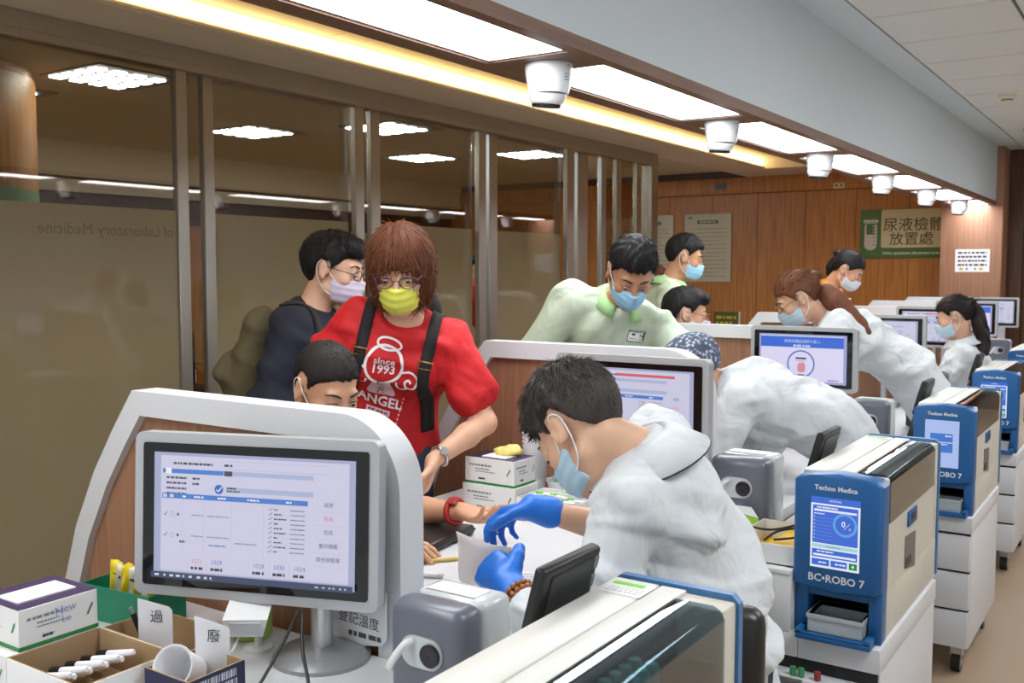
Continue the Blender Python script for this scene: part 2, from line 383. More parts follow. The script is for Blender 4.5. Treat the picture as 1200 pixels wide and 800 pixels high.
# smoke detector and ceiling speaker
t = thing('smoke_detector', 'small white smoke detector on the aisle ceiling tiles', 'smoke detector', (-1.05, 8.0, CEIL-0.004))
MB().lathe([(0,0),(0.06,0),(0.058,-0.02),(0.04,-0.028),(0.035,-0.045),(0.0,-0.048)], 24).obj('body', mat('cream_plastic', (226,222,196), 0.5), t, None, None, 40)
MB().lathe([(0.036,-0.031),(0.042,-0.033),(0.036,-0.042)], 24, cap=False).obj('vent_ring', GREY, t)
t = thing('air_vent', 'slatted grey air vent in the ceiling near the dark recess', 'air vent', (-0.90, 10.2, CEIL-0.006))
box('frame', mat('vent_grey', (120,122,122), 0.6), -0.27, 0.27, -0.25, 0.25, -0.006, 0.002, t, 0.002)
for q in range(6): box('slat', BLACK, -0.23, 0.23, -0.20+0.07*q, -0.17+0.07*q, -0.010, -0.004, t)
# louvre lights in the lobby
louv = mat('louvre_light', (250,255,255), 0.4, emit=LOBBY_LIGHT, emitrgb=(225,245,255), var=0.0)
LB = [(-5.7,3.9),(-6.85,6.1),(-5.7,6.6),(-6.85,8.5),(-5.7,8.9),(-6.85,3.7)]
for k, (lx, ly) in enumerate(LB):
    row = 'first' if lx > -6 else 'second'
    t = thing('louvre_light', 'square louvred ceiling light behind the glass, %s row from glass, %s from the wood wall' % (row, ORD[[2,1,1,0,0,2][k]]), 'ceiling light', (lx, ly, 2.75), 0, 'louvred lights of the lobby')
    box('housing', GREY, -0.32, 0.32, -0.32, 0.32, -0.012, 0.0, t)
    for a in range(4):
        for b in range(4):
            box('lamp_cell', louv, -0.28+0.14*a, -0.20+0.14*a, -0.28+0.14*b, -0.20+0.14*b, -0.02, -0.012, t)
t = thing('round_column', 'round wood-clad column behind the glass partition', 'column', (-6.35, 3.05, 0))
MB().lathe([(0.60,0),(0.60,2.69),(0.585,2.70),(0.585,2.75)], 48).obj('shaft', mat('column_wood', (150,98,48), 0.4, wood=(180,124,66), vscale=5, stretch=(9,9,0.3)), t, None, None, 40)
MB().lathe([(0.603,0.0),(0.603,2.0)], 48, cap=False).obj('green_wrap', mat('green_wrap', (96,132,88), 0.5), t, None, None, 40)
# ================================================================== WALL THINGS
cream = mat('cream_board', (214,200,172), 0.5, var=0.03); pinkgrey = ink((150,128,112))
def poster(x0, x1, z0, z1, label, title):
    t = thing('notice_board', label, 'poster', ((x0+x1)/2, 11.79, z0)); W, H = x1-x0, z1-z0
    box('board', cream, -W/2, W/2, -0.012, 0.0, 0, H, t, 0.003)
    f = Flat(); dk = ink((58,40,32))
    f.rect(-W*0.22, W*0.22, H-0.125, H-0.085, dk)
    f.greek(-W*0.18, W*0.18, H-0.105, 0.022, cream, seed=3)
    f.rect(-W*0.42, -W*0.34, H-0.06, H-0.04, ink((70,90,60)))
    for q in range(13): f.greek(-W*0.40, W*0.40 - (0.1 if q % 4 == 3 else 0), H-0.19-q*0.05, 0.008, pinkgrey, seed=q)
    f.obj('print', t, (0, -0.0125, 0))['kind'] = 'stuff'
    for sx in (-1, 1):
        for zz in (0.03, H-0.03): MB().cyl((sx*(W/2-0.03), -0.012, zz), (sx*(W/2-0.03), -0.018, zz), 0.008, n=10).obj('screw', SILVER, t)
poster(-5.24, -4.61, 1.37, 2.23, 'cream notice board on wood wall, with title bar, beside masked man in green', '')
poster(-6.02, -5.40, 1.37, 2.23, 'cream notice board half hidden behind the steel end post', '')
# sign with the test tube
t = thing('wall_sign', 'green and cream sign reading 尿液檢體放置處 with test tube picture', 'sign', (-2.55, 11.79, 1.655)); W, H = 0.98, 0.555
green = mat('sign_green', (88,122,66), 0.5, var=0.03)
box('board', green, -W/2, W/2, -0.015, 0, 0, H, t, 0.003)
f = Flat(); cr = ink((222,206,166)); dk = ink((34,28,22)); lt = ink((216,206,196))
f.rrect(-0.255, W/2-0.005, 0.115, H-0.005, 0.025, cr)
f.text('\u5c3f\u6db2\u6aa2\u9ad4', 0.095, 0.365, 0.165, dk); f.text('\u653e\u7f6e\u8655', 0.075, 0.205, 0.16, dk)
f.text('Urine specimen placement area', -0.235, 0.055, 0.048, ink((214,226,196)), align='LEFT', bold=0.0012)
f.rrect(-0.455,-0.285,0.40,0.44,0.018,lt); f.rrect(-0.44,-0.30,0.09,0.42,0.065,lt); f.rect(-0.418,-0.322,0.27,0.395,green)
for q in range(3): f.rect(-0.35,-0.322,0.29+0.035*q,0.30+0.035*q,lt); f.rect(-0.345,-0.318,0.15+0.04*q,0.157+0.04*q,ink((110,100,90)))
f.rect(-0.44,-0.30,0.405,0.412,ink((150,130,120)))
f.obj('print', t, (0, -0.0155, 0))
# paper notice on the pillar
t = thing('paper_notice', 'small white paper notice with yellow faces taped on the pillar', 'notice', (-1.745, 11.198, 1.495))
box('sheet', mat('paper', (236,236,240), 0.7, var=0.01), -0.165, 0.165, -0.002, 0, 0, 0.235, t)
f = Flat()
for q in range(4): f.greek(-0.14, 0.14, 0.20-0.042*q, 0.022, ink((84,84,96)), seed=q+2)
for sx in (-0.105, 0.085): f.disc(sx, 0.032, 0.02, ink((220,180,60)), rz=0.014)
for sx in (-0.05, 0.03): f.rect(sx-0.01, sx+0.01, 0.022, 0.042, ink((120,130,190)))
f.obj('print', t, (0, -0.0025, 0))
# small wall plates
t = thing('wall_socket', 'small cream socket plate high on the wood wall', 'socket', (-3.29, 11.768, 2.47))
box('plate', mat('socket_cream', (226,206,160), 0.4), -0.065, 0.065, -0.012, 0, 0, 0.07, t, 0.003)
for sx in (-0.028, 0.028): box('outlet', BLACK, sx-0.008, sx+0.008, -0.014, -0.01, 0.02, 0.05, t)
t = thing('wall_sensor', 'grey sensor box high on the wood wall above the notice board', 'sensor', (-4.76, 11.77, 2.52))
box('case', GREY, -0.065, 0.065, -0.035, 0, 0, 0.08, t, 0.006); box('grille', mat('dark_grey', (88,90,92), 0.5), -0.05, 0.05, -0.037, -0.034, 0.02, 0.06, t)
# green table signs beyond the counter
for q, (sx, sy, lab, txt) in enumerate([(-3.55, 9.0, 'green upright table sign with yellow lettering behind seated boy in glasses', 1), (-3.0, 9.0, 'grey-green upright card holder behind the third white partition', 0)]):
    t = thing('table_sign', lab, 'sign', (sx, sy, 0.0))
    box('post', GREY, -0.02, 0.02, -0.02, 0.02, 0.0, 0.96, t); box('foot', GREY, -0.14, 0.14, -0.12, 0.12, 0, 0.02, t, 0.004)
    box('plate', mat('sign_olive', (84,98,42), 0.4) if txt else mat('sign_sage', (128,140,120), 0.4), -0.125, 0.125, -0.03, -0.02, 0.93, 1.115, t, 0.003)
    box('edge', mat('acrylic_edge', (190,190,180), 0.2), 0.125, 0.135, -0.035, -0.015, 0.93, 1.115, t)
    f = Flat()
    for r in range(2): f.greek(-0.10, 0.10 if not r else 0.06, 1.06-0.055*r, 0.028, ink((206,186,70)) if txt else ink((170,176,160)), seed=r+5)
    f.obj('print', t, (0, -0.0305, 0))
# ================================================================== THE STATIONS
panel_wood = mat('partition_wood', (146,104,78), 0.5, wood=(164,120,92), vscale=5, stretch=(14,14,0.6))
frame_w = mat('partition_white', (216,218,221), 0.35, var=0.012)
NST = 7
PX = lambda k: -0.02*k
PY = lambda k: 1.41+1.46*k
def inset(poly, d):
    n = len(poly); out = []
    for i in range(n):
        p0, p1, p2 = Vector(poly[i-1]), Vector(poly[i]), Vector(poly[(i+1) % n])
        e1 = (p1-p0).normalized(); e2 = (p2-p1).normalized(); n1 = Vector((e1.y, -e1.x)); n2 = Vector((e2.y, -e2.x))
        b = (n1+n2); b = b.normalized() if b.length > 1e-6 else n1
        out.append(tuple(p1+b*(d/max(0.35, b.dot(n1)))))
    return out
def panel_outline(zt):
    pts = [(-2.30, 0.0), (-2.36, 0.30), (-2.365, 0.52), (-2.335, 0.70), (-2.275, 0.86), (-2.19, 1.01), (-2.11, zt-0.10), (-2.03, zt)]
    r = 0.15
    xr = -1.17 if zt > 1.23 else -1.205
    for k in range(13):
        a = math.radians(90-7.5*k); pts.append((xr-r+r*math.cos(a), zt-r+r*math.sin(a)))
    return pts+[(xr, 0.0)]
ROWN = ['beside the foreground monitor', 'behind the grey-haired blood drawer', 'behind the blood drawer in patterned cap']
for k in range(NST+1):
    zt = 1.22 if k == 0 else 1.252
    lab = ['white-framed wood partition behind the large foreground monitor', 'white-framed wood partition between red-shirted woman and man in pale green polo',
           'white-framed wood partition in front of seated boy with red glasses'][k] if k < 3 else 'white-framed wood partition between stations, %s from the wood pillar' % ORD[NST-k]
    if k == NST: break
    t = thing('station_partition', lab.replace('first from the wood pillar', 'next to the wood pillar'), 'partition', (PX(k), PY(k), 0), 0, 'partitions between the stations')
    po = panel_outline(zt); pi = inset(po, 0.058)
    MB().ring(po, pi, 'y', 0.0, 0.07).obj('frame', frame_w, t, None, None, 35)
    MB().prism(pi, 'y', 0.02, 0.05).obj('wood_infill', panel_wood, t)
# desks
for k in range(-1, NST-1):
    y0, y1 = PY(k)+0.072, PY(k+1)-0.002
    if k == -1: lab = 'white counter desk holding tube boxes under the foreground monitor'
    elif k == 0: lab = 'white counter desk where the boy has his blood drawn'
    elif k == 1: lab = 'white counter desk in front of the man in pale green polo'
    else: lab = 'white counter desk of the %s station from the wood pillar' % ORD[NST-2-k]
    t = thing('counter_desk', lab, 'desk', (PX(k+1), y0, 0), 0, 'desks of the counter row'); L = y1-y0
    box('top', WHITE, -2.0 if k < 1 else -1.88, -0.955, 0, L, 0.712, 0.75, t, 0.004)
    box('front_panel', WHITE, -1.72, -1.69, 0.0, L, 0.0, 0.712, t)
    for yy in (0.01, L-0.05): box('side_panel', WHITE, -1.69, -1.02, yy, yy+0.04, 0, 0.712, t)
# ------------------------------------------------------------------ monitors
def screen_list(W, H, red=False):
    f = Flat(); bg = emat((214,212,236), 0.95); bl = emat((84,136,218), 0.9); lb = emat((178,190,226), 0.95); dk = ink((70,74,92)); pale = emat((196,196,222), 0.9)
    X = lambda u: (u-0.5)*W; Z = lambda v: (0.5-v)*H
    f.rect(X(0), X(1), Z(1), Z(0), emat((176,182,216), 0.9)); f.rect(X(0.035), X(0.97), Z(0.95), Z(0.025), bg)
    f.greek(X(0.1), X(0.3), Z(0.085), 0.014*H*1.3, dk, seed=1); f.greek(X(0.36), X(0.40), Z(0.085), 0.014*H*1.3, dk, seed=8)
    if red: f.rect(X(0.40), X(0.86), Z(0.10), Z(0.065), emat((226,110,120), 0.9))
    else: f.line([(X(0.38), Z(0.05)), (X(0.87), Z(0.05)), (X(0.87), Z(0.115)), (X(0.38), Z(0.115))], W*0.002, pale, closed=True)
    f.rect(X(0.045), X(0.355), Z(0.165), Z(0.13), bl); f.rect(X(0.355), X(0.80), Z(0.165), Z(0.13), lb); f.greek(X(0.06), X(0.09), Z(0.148), 0.012, ink((235,235,240)), seed=4)
    f.greek(X(0.36), X(0.40), Z(0.148), 0.010*H/0.25, dk, seed=2)
    for r in range(4): f.greek(X(0.065), X(0.17), Z(0.20+0.042*r), 0.016*H, dk, seed=r)
    for r in range(2): f.greek(X(0.20), X(0.235), Z(0.20+0.042*r), 0.016*H, dk, seed=r+9)
    f.rect(X(0.37), X(0.80), Z(0.295), Z(0.255), lb); f.greek(X(0.375), X(0.42), Z(0.262), 0.016*H, dk, seed=3); f.greek(X(0.375), X(0.44), Z(0.285), 0.012*H, dk, seed=5)
    f.disc(X(0.335), Z(0.275), 0.034*H*1.1, emat((60,112,204), 0.9)); f.line([(X(0.322), Z(0.275)), (X(0.332), Z(0.292)), (X(0.350), Z(0.255))], W*0.006, ink((245,245,250)))
    f.rect(X(0.045), X(0.775), Z(0.365), Z(0.325), bl); f.rect(X(0.05), X(0.07), Z(0.358), Z(0.333), bg); f.rect(X(0.085), X(0.105), Z(0.358), Z(0.333), bg)
    for a, b in ((0.15,0.17),(0.21,0.26),(0.33,0.375),(0.48,0.54),(0.67,0.70)): f.greek(X(a), X(b), Z(0.345), 0.014*H, ink((230,236,246)), seed=int(a*99))
    for vx in (0.15, 0.26, 0.40, 0.56): f.rect(X(vx), X(vx+0.0015), Z(0.78), Z(0.37), pale, up=False)
    for r, zz in enumerate((0.49, 0.655)):
        f.line([(X(0.055), Z(zz)), (X(0.063), Z(zz+0.012)), (X(0.075), Z(zz-0.018))], W*0.003, dk)
        f.line([(X(0.093), Z(zz+0.015)), (X(0.110), Z(zz+0.015)), (X(0.110), Z(zz-0.015)), (X(0.093), Z(zz-0.015))], W*0.0015, dk, closed=True)
        f.greek(X(0.125), X(0.135), Z(zz), 0.02*H, dk, seed=r); f.greek(X(0.20), X(0.26), Z(zz), 0.010*H, emat((160,160,190),0.8), seed=r+3); f.greek(X(0.28), X(0.39), Z(zz), 0.010*H, emat((160,160,190),0.8), seed=r+5)
    f.greek(X(0.14), X(0.17), Z(0.705), 0.018*H, dk, seed=11); f.greek(X(0.29), X(0.38), Z(0.72), 0.012*H, emat((120,150,210),0.8), seed=12); f.greek(X(0.42), X(0.53), Z(0.69), 0.010*H, emat((150,160,200),0.8), seed=13)
    for r in range(10):
        zz = 0.405+0.036*r
        f.line([(X(0.588), Z(zz)), (X(0.594), Z(zz+0.008)), (X(0.606), Z(zz-0.014))], W*0.0025, dk, up=(r == 0))
        f.greek(X(0.615), X(0.615+0.02+0.04*((r*7) % 3)/2), Z(zz), 0.011*H, dk, seed=r); f.greek(X(0.695), X(0.765), Z(zz), 0.009*H, ink((120,122,140)), seed=r+4)
    for r, (tx, c) in enumerate([('\u904e\u865f',(88,92,120)),('\u53d6\u6d88',(222,120,150)),('\u5b8c\u6210',(88,92,120)),('\u91cd\u5370\u6a19\u7c64',(70,74,100)),('\u5176\u4ed6\u6aa2\u9a57\u55ae',(70,74,100))]):
        f.rect(X(0.81), X(0.955), Z(0.40+0.105*r), Z(0.398+0.105*r), pale, up=(r == 0)); f.text(tx, X(0.88), Z(0.345+0.105*r), 0.040*H, ink(c))
    for r, (tx, c, xx) in enumerate([('1021',(232,150,160),0.235),('1029',(90,130,214),0.335),('1028',(110,146,214),0.545),('1030',(90,130,214),0.645),('1024',(120,140,200),0.745)]):
        f.text(tx, X(xx), Z(0.85), 0.05*H, emat(c,0.85)); f.greek(X(xx-0.03), X(xx+0.03), Z(0.905), 0.022*H, dk, seed=r)
        f.rect(X(xx-0.05), X(xx-0.0485), Z(0.93), Z(0.82), pale, up=False)
    f.rect(X(0), X(1), Z(1), Z(0.95), emat((86,100,140), 0.5))
    f.greek(X(0.02), X(0.34), Z(0.975), 0.018*H, ink((220,225,235)), gap=1.6, seed=2); f.greek(X(0.82), X(0.97), Z(0.975), 0.014*H, ink((180,186,200)), gap=1.4, seed=3)
    return f
def screen_card(W, H):
    f = Flat(); X = lambda u: (u-0.5)*W; Z = lambda v: (0.5-v)*H
    f.rect(X(0), X(1), Z(1), Z(0), emat((170,172,222), 0.9)); f.rect(X(0.02), X(0.965), Z(0.955), Z(0.03), emat((226,220,250), 1.0)); f.rect(X(0.02), X(0.965), Z(0.27), Z(0.05), emat((62,112,222), 0.95))
    f.text('\u8acb\u4f7f\u7528\u8b58\u5225\u8b49\u5237\u5361\u767b\u5165', X(0.5), Z(0.15), 0.075*H, ink((200,214,244))); f.greek(X(0.40), X(0.60), Z(0.235), 0.045*H, ink((190,206,240)), seed=4)
    cx_, cz_ = X(0.49), Z(0.61)
    f.line([(cx_+0.27*H*math.cos(2*PI*i/40), cz_+0.27*H*math.sin(2*PI*i/40)) for i in range(40)], 0.028*H, emat((66,118,206),0.9), closed=True)
    f.rect(cx_-0.11*H, cx_+0.11*H, cz_+0.10*H, cz_+0.135*H, ink((40,44,60))); f.rrect(cx_-0.07*H, cx_+0.09*H, cz_-0.17*H, cz_+0.02*H, 0.05*H, emat((232,150,170),0.9))
    for q in range(3): f.rect(cx_-0.03*H+0.04*q*H, cx_-0.012*H+0.04*q*H, cz_-0.02*H, cz_+0.05*H, emat((232,150,170),0.9))
    f.greek(cx_-0.1*H, cx_+0.1*H, cz_+0.07*H, 0.012*H, emat((170,170,190),0.8), seed=3); f.rect(cx_-0.06*H, cx_+0.08*H, cz_-0.235*H, cz_-0.21*H, ink((40,44,60)))
    f.greek(X(0.80), X(0.92), Z(0.92), 0.03*H, emat((160,164,200),0.8), seed=1)
    return f
bez = mat('monitor_bezel', (176,178,180), 0.32, metal=0.25, var=0.02); glassb = mat('monitor_glass', (8,8,10), 0.06, var=0.02)
def rr(x0, x1, z0, z1, r, n=5):
    pts = []
    for cx_, cz_, a in ((x1-r,z1-r,0),(x0+r,z1-r,90),(x0+r,z0+r,180),(x1-r,z0+r,270)):
        for k in range(n): t = math.radians(a+k*90/(n-1)); pts.append((cx_+r*math.cos(t), cz_+r*math.sin(t)))
    return pts
def monitor(loc, rz, W, H, lab, scr, base_z=0.75, base='disc', tilt=0.0):
    """loc: centre of the screen face"""
    t = thing('monitor', lab, 'monitor', (loc[0], loc[1], base_z), rz, 'monitors at the stations'); zc = loc[2]-base_z
    R = (-tilt, 0, 0)
    b = MB(); b.prism(rr(-W/2, W/2, -H/2, H/2, 0.016), 'y', 0.0, 0.035); b.box(-W*0.4, W*0.4, 0.034, 0.055, -H*0.4, H*0.4, 0.008)
    bz = b.obj('housing', bez, t, (0, 0, zc), R)
    m = 0.062*W
    MB().prism(rr(-W/2+m*0.62, W/2-m*0.62, -H/2+m*0.62, H/2-m*0.62, 0.006), 'y', -0.0025, 0.0).obj('black_border', glassb, t, (0, 0, zc), R)
    scr(W*0.825, H*0.765).obj('screen', t, (0, -0.003, zc), R)
    if base == 'disc':
        MB().cyl((0.122, 0.04, 0.0), (0.122, 0.04, zc+0.0), 0.021, n=20).obj('pole', SILVER, t, None, None, 40)
        MB().lathe([(0,0.0),(0.095,0),(0.095,0.008),(0.08,0.018),(0.03,0.026),(0,0.026)], 32, Matrix.Translation((0.122,0.04,0))).obj('base', mat('base_grey',(150,152,154),0.35,metal=0.4), t, None, None, 40)
        box('mount', GREY, 0.06, 0.18, 0.03, 0.065, zc-0.05, zc+0.05, t, 0.006)
    else:
        MB().cyl((0, 0.075, 0.0), (0, 0.075, zc), 0.018, n=16).obj('pole', SILVER, t, None, None, 40)
        MB().box(-0.09, 0.09, -0.02, 0.14, 0, 0.014, 0.005).obj('base', GREY, t, None, None, 40)
        box('mount', GREY, -0.04, 0.04, 0.05, 0.08, zc-0.04, zc+0.04, t, 0.006)
    return t
monitor((-1.448, 1.262, 1.025), math.radians(20), 0.515, 0.320, 'large foreground monitor with patient list, in silver bezel on a round foot', lambda W, H: screen_list(W, H), tilt=0.06)
monitor((-1.33, 2.60, 1.095), 0.0, 0.505, 0.310, 'monitor with red alert bar behind the grey-haired blood drawer', lambda W, H: screen_list(W, H, True), base='plate')
monitor((-1.315, 4.20, 1.125), 0.0, 0.46, 0.275, 'monitor with blue card login screen and round hand picture', screen_card, base='plate')
for k in range(3, NST):
    nm = {3: 'monitor with patient list behind the brown-ponytail blood drawer', 4: 'monitor with patient list beside the black-ponytail blood drawer', 5: 'monitor with blue header screen behind the black ponytail', 6: 'monitor of the station next to the wood pillar'}[k]
    monitor((-1.325+0.02*(k-3)*-1, PY(k)-0.16, 1.125), 0.0, 0.46, 0.275, nm, screen_card if k == 5 else (lambda W, H: screen_list(W, H, k == 4)), base='plate')
# ------------------------------------------------------------------ needle disposal units
dark_tr = mat('smoky_plastic', (100,104,116), 0.28, var=0.05); clear_g = mat('milky_plastic', (196,202,204), 0.25, var=0.02, coat=0.3)
def sharps(x, y, lab, s=1.0, leaflet=False, base=0.75):
    t = thing('needle_disposal_unit', lab, 'disposal unit', (x, y, base), 0, 'needle disposal units on the desks')
    W, D, H = 0.165*s, 0.15*s, 0.205*s
    MB().box(-W/2, W/2, 0.062*s, D, 0, H, 0.018*s, 3).obj('rear_housing', clear_g, t, None, None, 40)
    MB().box(-W/2-0.002, W/2+0.002, -0.01*s, 0.066*s, 0, H+0.001, 0.026*s, 4).obj('front_cover', dark_tr, t, None, None, 40)
    MB().prism(rr(-0.048*s, 0.044*s, 0.095*s, 0.151*s, 0.027*s), 'y', -0.0145*s, -0.009*s).obj('inlet_plate', clear_g, t)
    MB().lathe([(0,0),(0.0205*s,0),(0.0205*s,0.006*s),(0.015*s,0.008*s),(0,0.004*s)], 20, Matrix.Translation((0.02*s,-0.0145*s,0.123*s)) @ Matrix.Rotation(PI/2, 4, 'X')).obj('needle_hole', mat('hole_dark', (22,14,28), 0.25), t, None, None, 40)
    MB().tube(spline([(-0.022*s,-0.012*s,0.141*s),(-0.028*s,-0.03*s,0.136*s),(-0.042*s,-0.042*s,0.112*s),(-0.050*s,-0.045*s,0.096*s)], 4), 0.0072*s).obj('lever', PLASTIC, t, None, None, True)
    box('label', PLASTIC, -0.06*s, 0.05*s, 0.075*s, 0.125*s, H, H+0.001, t)
    if leaflet:
        f = Flat(); f.poly([(-0.02,0.0),(0.045,0.0),(0.045,0.055),(0.025,0.085),(-0.02,0.085)], ink((236,238,236))); f.poly([(-0.02,0.045),(0.045,0.03),(0.045,0.055),(-0.02,0.065)], ink((150,200,60)))
        for q in range(4): f.greek(-0.015, 0.04, 0.026-0.006*q, 0.002, GREY, seed=q)
        f.obj('leaflet', t, (0.03, -0.028, 0.0), (0.12, 0, 0))
    return t
sharps(-1.012, 1.25, 'smoky needle disposal unit beside the foreground monitor partition', 0.95)
sharps(-1.02, 2.69, 'smoky needle disposal unit with green leaflet behind the grey-haired blood drawer', 1.05, True)
for k in range(2, 6):
    sharps(-1.02-0.03*(k-1), 2.69+1.47*(k-1)+0.1, {2: 'smoky needle disposal unit below the card login monitor', 3: 'smoky needle disposal unit in front of the black-ponytail blood drawer'}.get(k, 'smoky needle disposal unit, %s from the wood pillar' % ORD[5-k]))
# ------------------------------------------------------------------ tube labelling machines on drawer carts
beige = mat('machine_beige', (206,202,188), 0.42, var=0.015); beige_top = mat('machine_top', (214,214,208), 0.4, var=0.012)
rblue = mat('machine_blue', (26,90,148), 0.35, var=0.03); rblue_l = mat('machine_blue_rim', (62,116,166), 0.35, var=0.03); tray_m = mat('tray_plastic', (176,184,188), 0.3, var=0.03)
smoke = glass_mat('smoky_window', (0.50,0.62,0.68), 0.2); smoke_d = mat('dark_display', (26,34,42), 0.1, var=0.08); smoke2 = mat('smoky_side_window', (92,104,108), 0.12, var=0.10, vscale=20)
def robo_screen(W, H, kind):
    f = Flat(); X = lambda u: (u-0.5)*W; Z = lambda v: (0.5-v)*H; wh = emat((236,242,255), 1.0); bl = emat((66,112,224), 0.95)
    if kind == 1:
        f.rect(X(0), X(1), Z(1), Z(0), emat((176,196,244), 1.0)); f.rect(X(0.16), X(0.82), Z(0.68), Z(0.28), emat((70,124,214), 0.95)); f.rect(X(0.16), X(0.82), Z(0.475), Z(0.46), wh)
        f.greek(X(0.60), X(0.80), Z(0.33), 0.03*H, wh, seed=1); f.greek(X(0.3), X(0.66), Z(0.51), 0.028*H, wh, seed=2); return f
    f.rect(X(0), X(1), Z(1), Z(0), wh); f.rect(X(0), X(1), Z(0.09), Z(0.0), bl); f.text('NORMAL', X(0.5), Z(0.045), 0.042*H, wh)
    f.rect(X(0.04), X(0.96), Z(0.65), Z(0.115), bl); f.greek(X(0.12), X(0.55), Z(0.145), 0.022*H, wh, seed=1); f.rect(X(0.07), X(0.93), Z(0.20), Z(0.17), wh); f.greek(X(0.07), X(0.28), Z(0.235), 0.016*H, wh, seed=2)
    for r in range(7): f.rect(X(0.07), X(0.46), Z(0.292+0.05*r), Z(0.289+0.05*r), emat((150,186,240),0.9), up=(r == 0)); f.rect(X(0.07), X(0.085), Z(0.288+0.05*r), Z(0.275+0.05*r), wh, up=False)
    cx_, cz_ = X(0.70), Z(0.36)
    f.line([(cx_+0.22*W*math.cos(2*PI*i/36), cz_+0.22*W*math.sin(2*PI*i/36)) for i in range(36)], 0.05*W, emat((104,172,236),0.95), closed=True)
    f.text('0', cx_-0.03*W, cz_+0.01*H, 0.11*H, wh, bold=0.0004); f.line([(cx_-0.02*W, cz_-0.06*H), (cx_+0.10*W, cz_+0.03*H)], 0.008*W, wh); f.text('0', cx_+0.10*W, cz_-0.05*H, 0.05*H, wh)
    f.rect(X(0.04), X(0.96), Z(0.715), Z(0.665), emat((176,226,228),0.95)); f.greek(X(0.33), X(0.63), Z(0.69), 0.014*H, emat((110,170,180),0.9), seed=5)
    f.rect(X(0.04), X(0.96), Z(0.85), Z(0.735), bl); f.greek(X(0.14), X(0.48), Z(0.765), 0.02*H, wh, seed=6); f.rect(X(0.07), X(0.93), Z(0.83), Z(0.80), wh)
    f.rect(X(0.04), X(0.40), Z(0.965), Z(0.875), bl); f.rect(X(0.43), X(0.76), Z(0.965), Z(0.875), bl); f.rect(X(0.80), X(0.96), Z(0.965), Z(0.875), emat((36,150,70),0.9))
    f.greek(X(0.18), X(0.34), Z(0.92), 0.02*H, wh, seed=7); f.greek(X(0.52), X(0.73), Z(0.92), 0.022*H, wh, seed=8); f.disc(X(0.88), Z(0.92), 0.018*H, wh, n=14)
    return f
def labeller(x1, y, z, lab, kind, rz=0.0, tubes=False):
    """x1: right edge of the front, y: front plane"""
    W, D, H = 0.205, 0.65, 0.40
    t = thing('tube_labeller', lab, 'lab machine', (x1-W/2, y, z), rz, 'tube labelling machines'); h = W/2
    b = MB(); b.prism([(-h,0.118),(h,0.118),(h,H-0.115),(h-0.078,H-0.115),(h-0.078,H),(-h,H)], 'y', 0.0605, D-0.0505); b.box(-h, h, 0.035, 0.061, 0.118, H, 0.005); b.box(-h, h, D-0.051, D, 0.118, H, 0.005); b.box(-h, h, 0.14, D, 0.0, 0.122, 0.004)
    bd = b.obj('body', beige, t, None, None, 40)
    box('side_cheek', beige, h-0.012, h, 0.035, 0.145, 0.0, 0.12, t, 0.003); box('side_cheek', beige, -h, -h+0.012, 0.035, 0.145, 0.0, 0.12, t, 0.003)
    box('lid', beige_top, -h+0.003, -0.022, 0.03, D-0.006, H-0.004, H+0.006, t, 0.003); box('lid', beige_top, -0.019, h-0.078, 0.03, D-0.006, H-0.004, H+0.006, t, 0.003)
    wnd = MB(); wnd.ring([(h-0.078,H-0.113),(h+0.002,H-0.113),(h+0.002,H-0.012),(h-0.006,H+0.001),(h-0.016,H+0.006),(h-0.078,H+0.006)], [(h-0.077,H-0.112),(h-0.001,H-0.112),(h-0.001,H-0.013),(h-0.008,H-0.002),(h-0.017,H+0.003),(h-0.077,H+0.003)], 'y', 0.062, D-0.052)
    wnd.obj('smoky_window', smoke, t, None, None, 30)
    rk = MB(); rk.box(h-0.074, h-0.006, 0.08, D-0.07, H-0.112, H-0.075); rk.box(h-0.0775, h-0.074, 0.064, D-0.054, H-0.112, H+0.001); rk.obj('tube_rack', mat('rack_grey', (44,58,68), 0.5), t)
    for q in range(10 if tubes else 0): MB().lathe([(0,0),(0.010,0),(0.010,0.05),(0.008,0.055),(0,0.055)], 12, Matrix.Translation((h-0.052+0.026*(q % 2), 0.30+0.028*(q//2), H-0.075))).obj('tube_cap', mat('tube_green', (40,170,150), 0.4), t, None, None, 40)
    # blue front
    fp = [(-h-0.004, 0.135), (-h-0.004, H-0.012), (-h+0.01, H+0.001), (-0.06, H+0.004), (0, H+0.010), (0.06, H+0.004), (h-0.01, H+0.001), (h+0.004, H-0.012), (h+0.004, 0.135), (h-0.012, 0.122), (0, 0.112), (-h+0.012, 0.122)]
    fo = MB(); fo.prism(fp, 'y', -0.022, 0.04)
    bmesh.ops.bevel(fo.bm, geom=[e for e in fo.bm.edges if abs(e.verts[0].co.y+0.022) < 1e-5 and abs(e.verts[1].co.y+0.022) < 1e-5], offset=0.010, segments=3, profile=0.5, affect='EDGES')
    fo.obj('front_panel', rblue, t, None, None, 40)
    lw = MB(); lw.box(-h-0.002, -h+0.030, 0.0, 0.05, 0, 0.135, 0.004); lw.box(h-0.030, h+0.002, 0.0, 0.05, 0, 0.135, 0.004); lw.box(-h+0.028, h-0.028, 0.005, 0.05, 0.098, 0.135); lw.box(-h+0.028, h-0.028, 0.0, 0.05, 0, 0.014)
    lw.obj('lower_front', rblue, t, None, None, 40)
    cv = MB(); cv.box(-h+0.024, h-0.024, 0.14, 0.146, 0.01, 0.10); cv.box(-h+0.022, -h+0.026, 0.05, 0.14, 0.0, 0.10); cv.box(h-0.026, h-0.022, 0.05, 0.14, 0.0, 0.10); cv.box(-h+0.024, h-0.024, 0.05, 0.14, 0.0, 0.008); cv.box(-h+0.024, h-0.024, 0.05, 0.14, 0.097, 0.103)
